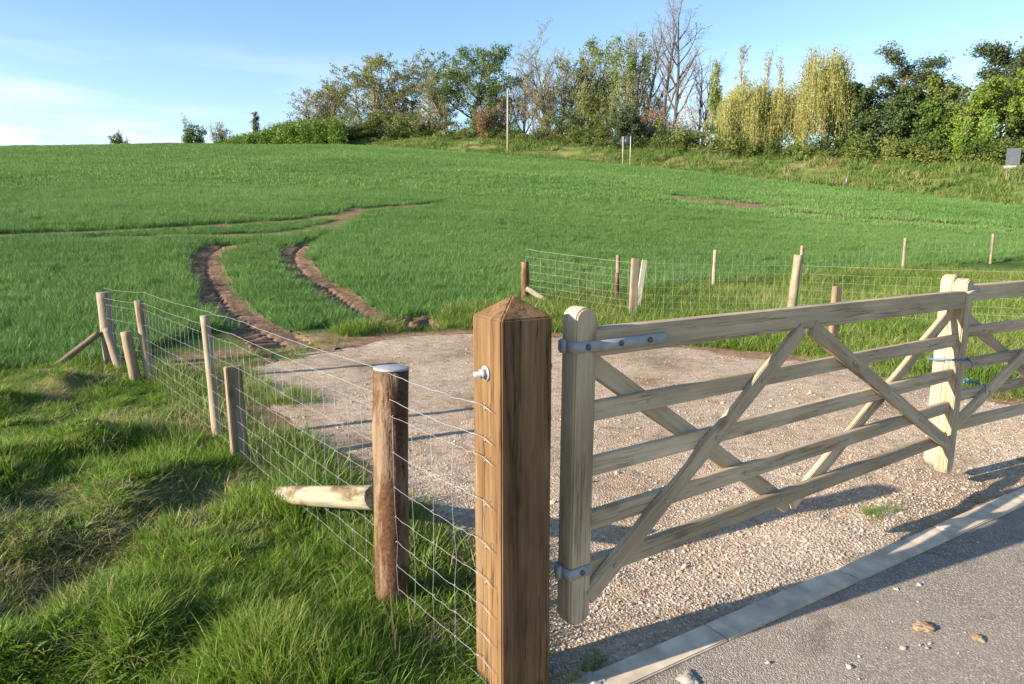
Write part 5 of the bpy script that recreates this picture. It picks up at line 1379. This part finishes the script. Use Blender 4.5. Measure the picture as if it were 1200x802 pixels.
def two_leg_sign():
    r = 81; x, y, z = bpos(734, r)
    z = float(base_z(x, y)); top = height_at(734, 160, r) - z
    root = tag(empty('road_sign', (x, y, z), -math.atan(134 / 824)), 'dark sign plate on two thin pale legs below the trees', 'road sign')
    for sx in (-0.42, 0.42):
        b = MB(); b.tube([(sx, 0, -0.3), (sx, 0, top)], 0.05, 8); link('leg', b.mesh('leg', True), M['pale_paint'], root)
    b = MB(); b.box((0.03, 0.075, top - 0.50), 0.64, 0.02, 0.52); link('plate', b.mesh('plate'), M['sign_dark'], root)
two_leg_sign()
def edge_sign():
    r = 73; x, y, z = bpos(1187, r); top = height_at(1187, 174, r) - z
    root = tag(empty('road_sign', (x, y, z), -math.atan(587 / 824) + 0.35), 'grey back of a square sign on a pale base near the bright lime shrub', 'road sign')
    for sx in (-0.3, 0.3):
        b = MB(); b.tube([(sx, 0.06, -0.3), (sx, 0.06, top - 0.1)], 0.045, 8); link('leg', b.mesh('leg', True), M['pale_paint'], root)
    bm = bmesh.new(); bmesh.ops.create_cube(bm, size=1); bmesh.ops.scale(bm, vec=(1.05, 0.04, top * 0.82), verts=bm.verts)
    o = link('plate', bevel_mesh('plate', bm, 0.012), M['sign_grey'], root); o.location = (0, 0, top * 0.59)
    b = MB(); b.box((0.05, -0.05, 0.1), 0.7, 0.25, 0.14); link('footing', b.mesh('footing'), M['pale_paint'], root)
edge_sign()
x, y, z = bpos(994, 72); z = gz(x, y)
b = MB(); b.tube([(0, 0, -0.2), (0, 0, 0.75), (0, 0, 0.8)], [0.11, 0.11, 0.08], 8)
tag(link('marker_post', b.mesh('marker_post', True), M['sign_grey']), 'short grey marker post on the bank below the dark evergreens', 'post').location = (x, y, z)

def house(name, px, r, w, d, wall_h, roof_h, rz, wall, roof, label, windows, zoff=0.0, chimney=True):
    x, y = at_bearing(px, r); z = gz(x, y) + zoff
    root = tag(empty(name, (x, y, z), rz), label, 'house')
    b = MB(); b.box((0, 0, wall_h / 2 - 0.5), w / 2, d / 2, wall_h / 2 + 0.5)
    g = [(-w / 2, -d / 2, wall_h), (-w / 2, d / 2, wall_h), (-w / 2, 0, wall_h + roof_h), (w / 2, -d / 2, wall_h), (w / 2, d / 2, wall_h), (w / 2, 0, wall_h + roof_h)]
    b.add(g, [(0, 2, 1), (3, 4, 5), (0, 3, 5, 2), (1, 2, 5, 4)])
    link('wall', b.mesh('wall'), M[wall], root)
    b = MB(); o = 0.35
    for s in (-1, 1):
        e = roof_h / (d / 2) * o
        top, bot = np.array([0, 0, wall_h + roof_h + 0.12]), np.array([0, s * (d / 2 + o), wall_h - e + 0.12])
        V = []
        for sx in (-1, 1):
            for q in (top, bot):
                for dz in (0, -0.1): V.append((sx * (w / 2 + o), q[1] - (0 if q is bot else -s * 0.003), q[2] + dz))
        b.add(V, [(0, 2, 6, 4), (1, 5, 7, 3), (2, 3, 7, 6), (0, 4, 5, 1), (0, 1, 3, 2), (4, 6, 7, 5)])
    rf = link('roof', b.mesh('roof'), M[roof], root)
    if chimney:
        b = MB(); b.box((w * 0.3, 0, wall_h + roof_h + 0.3), 0.35, 0.3, 0.9); link('chimney', b.mesh('chimney'), M['roof_tile'], rf)
    for (wx, wz) in windows:
        b = MB(); b.box((wx, -d / 2 - 0.01, wz), 0.55, 0.04, 0.6); f = link('window', b.mesh('window'), M['white_render'], root)
        b = MB(); b.box((wx, -d / 2 - 0.04, wz), 0.46, 0.03, 0.5); link('pane', b.mesh('pane'), M['window'], f)
house('house', 697, 118, 5.0, 7, 4.5, 2.6, R(62), 'white_render', 'roof_tile', 'white house glimpsed between the trees behind the olive shrub', [(-1.2, 3), (1.2, 3)], -0.5)
house('house', 762, 116, 7.0, 6, 3.0, 3.0, R(20), 'white_render', 'roof_tile', 'house with a red-brown roof half hidden behind the reddish shrub', [(-1.5, 1.8), (1.5, 1.8)], -0.2)

# ------------------------------------------------------------------ loose clods, stones and weeds
def clod(px, py, size, label, seed, mat, flat=0.5, cat='clod'):
    d = ray(px, py); t = (CAM_H + 0.012) / -d[2]
    bm = bmesh.new(); bmesh.ops.create_icosphere(bm, subdivisions=3, radius=1)
    rng = np.random.default_rng(seed); ph = rng.uniform(0, 6, 8)
    for v in bm.verts:
        c = v.co; k = 1 + 0.16 * math.sin(4 * c.x + ph[0]) + 0.14 * math.sin(5 * c.y + ph[1]) + 0.1 * math.sin(9 * c.x + 7 * c.y + ph[2]) + 0.06 * math.sin(15 * c.z + 13 * c.x + ph[3])
        v.co = (c.x * size * k, c.y * size * 0.8 * k, c.z * size * flat * k)
    me = bpy.data.meshes.new(cat); bm.to_mesh(me); bm.free()
    o = link(cat, me, mat); o.location = (d[0] * t, d[1] * t, -0.012 + size * flat * 0.45); o.rotation_euler = (0, 0, rng.uniform(0, 6))
    tag(o, label, cat.split('_')[-1])
M['clod'] = simple_mat('dried_mud', (0.24, 0.165, 0.10), 1.0, 0, 0.35, 40, 0.8)
M['pale_stone'] = simple_mat('pale_stone', (0.36, 0.31, 0.26), 0.9, 0, 0.2, 20, 0.6)
clod(1082, 737, 0.042, 'crumbled brown mud clod, larger of two on the tarmac', 1, M['clod'], 0.35, 'mud_clod')
clod(1147, 749, 0.03, 'small tan mud clod on the tarmac near the frame edge', 2, M['clod'], 0.3, 'mud_clod')
clod(806, 797, 0.045, 'flat pale stone on the tarmac at the bottom of the view', 3, M['pale_stone'], 0.25, 'flat_stone')
clod(694, 799, 0.05, 'flat pale stone lying at the kerb end beside the post', 4, M['pale_stone'], 0.25, 'flat_stone')
for i, (px, py, lb) in enumerate(((1043, 684, 'pale pebble on the tarmac, leftmost of three near the gate shadow'), (1050, 691, 'small pebble on the tarmac, nearest of three by the gate shadow'), (1077, 686, 'flat pebble on the tarmac, rightmost of three near the gate shadow'),
        (1076, 706, 'lone small pebble on the tarmac above the larger mud clod'), (812, 766, 'pebble on the tarmac beside the kerb near the square post'), (857, 742, 'pebble on the tarmac below the kerb joint'))):
    clod(px, py, 0.007 + 0.003 * (i % 3), lb, 20 + i, M['pale_stone'], 0.5, 'pebble')
    bpy.context.scene.objects[-1]['group'] = 'loose pebbles on the tarmac'
M['weed'] = leaf_mat('weed_leaf', [(0.14, 0.2, 0.03), (0.25, 0.3, 0.05), (0.42, 0.4, 0.1)], 0.35, 'island')
def weed(x, y, s, label, seed):
    rng = np.random.default_rng(seed); V = []; Q = []
    for i in range(26):
        a = rng.uniform(0, 6.28); rr = rng.uniform(0, 1) * s; hh = rng.uniform(0.15, 1) * s * 1.1
        c = np.array([rr * math.cos(a), rr * math.sin(a), hh]); d = np.array([math.cos(a), math.sin(a), rng.uniform(-0.3, 0.5)]); d /= np.linalg.norm(d)
        w = np.cross(d, [0, 0, 1]); L = s * rng.uniform(0.3, 0.55); k = len(V)
        V += [c, c + d * L * 0.5 + w * L * 0.26, c + d * L, c + d * L * 0.5 - w * L * 0.26]; Q.append((k, k + 1, k + 2, k + 3))
    lv = np_mesh('leaves', V, [Q]); root = tag(empty('weed', (x, y, gz(x, y) - 0.01)), label, 'weed', 'weeds at the gate post')
    link('leaves', lv, M['weed'], root)
    b = MB()
    for i in range(0, 26, 3): b.tube([(0, 0, -0.02), tuple(np.array(V[i * 4]) * [0.5, 0.5, 0.6]), tuple(V[i * 4])], 0.0016, 4)
    link('stem', b.mesh('stem'), M['weed'], root)
def wp(px, py): d = ray(px, py); t = CAM_H / -d[2]; return d[0] * t, d[1] * t
for i, (px, py, s, lb) in enumerate(((627, 792, 0.035, 'pale yellow-green weed touching the foot of the square post'), (646, 796, 0.03, 'little weed between the post foot and the kerb'), (684, 783, 0.035, 'yellow-green weed in the shade beside the kerb'), (668, 800, 0.045, 'grassy weed sprouting at the kerb end'))):
    x, y = wp(px, py); weed(x, y, s, lb, 50 + i)
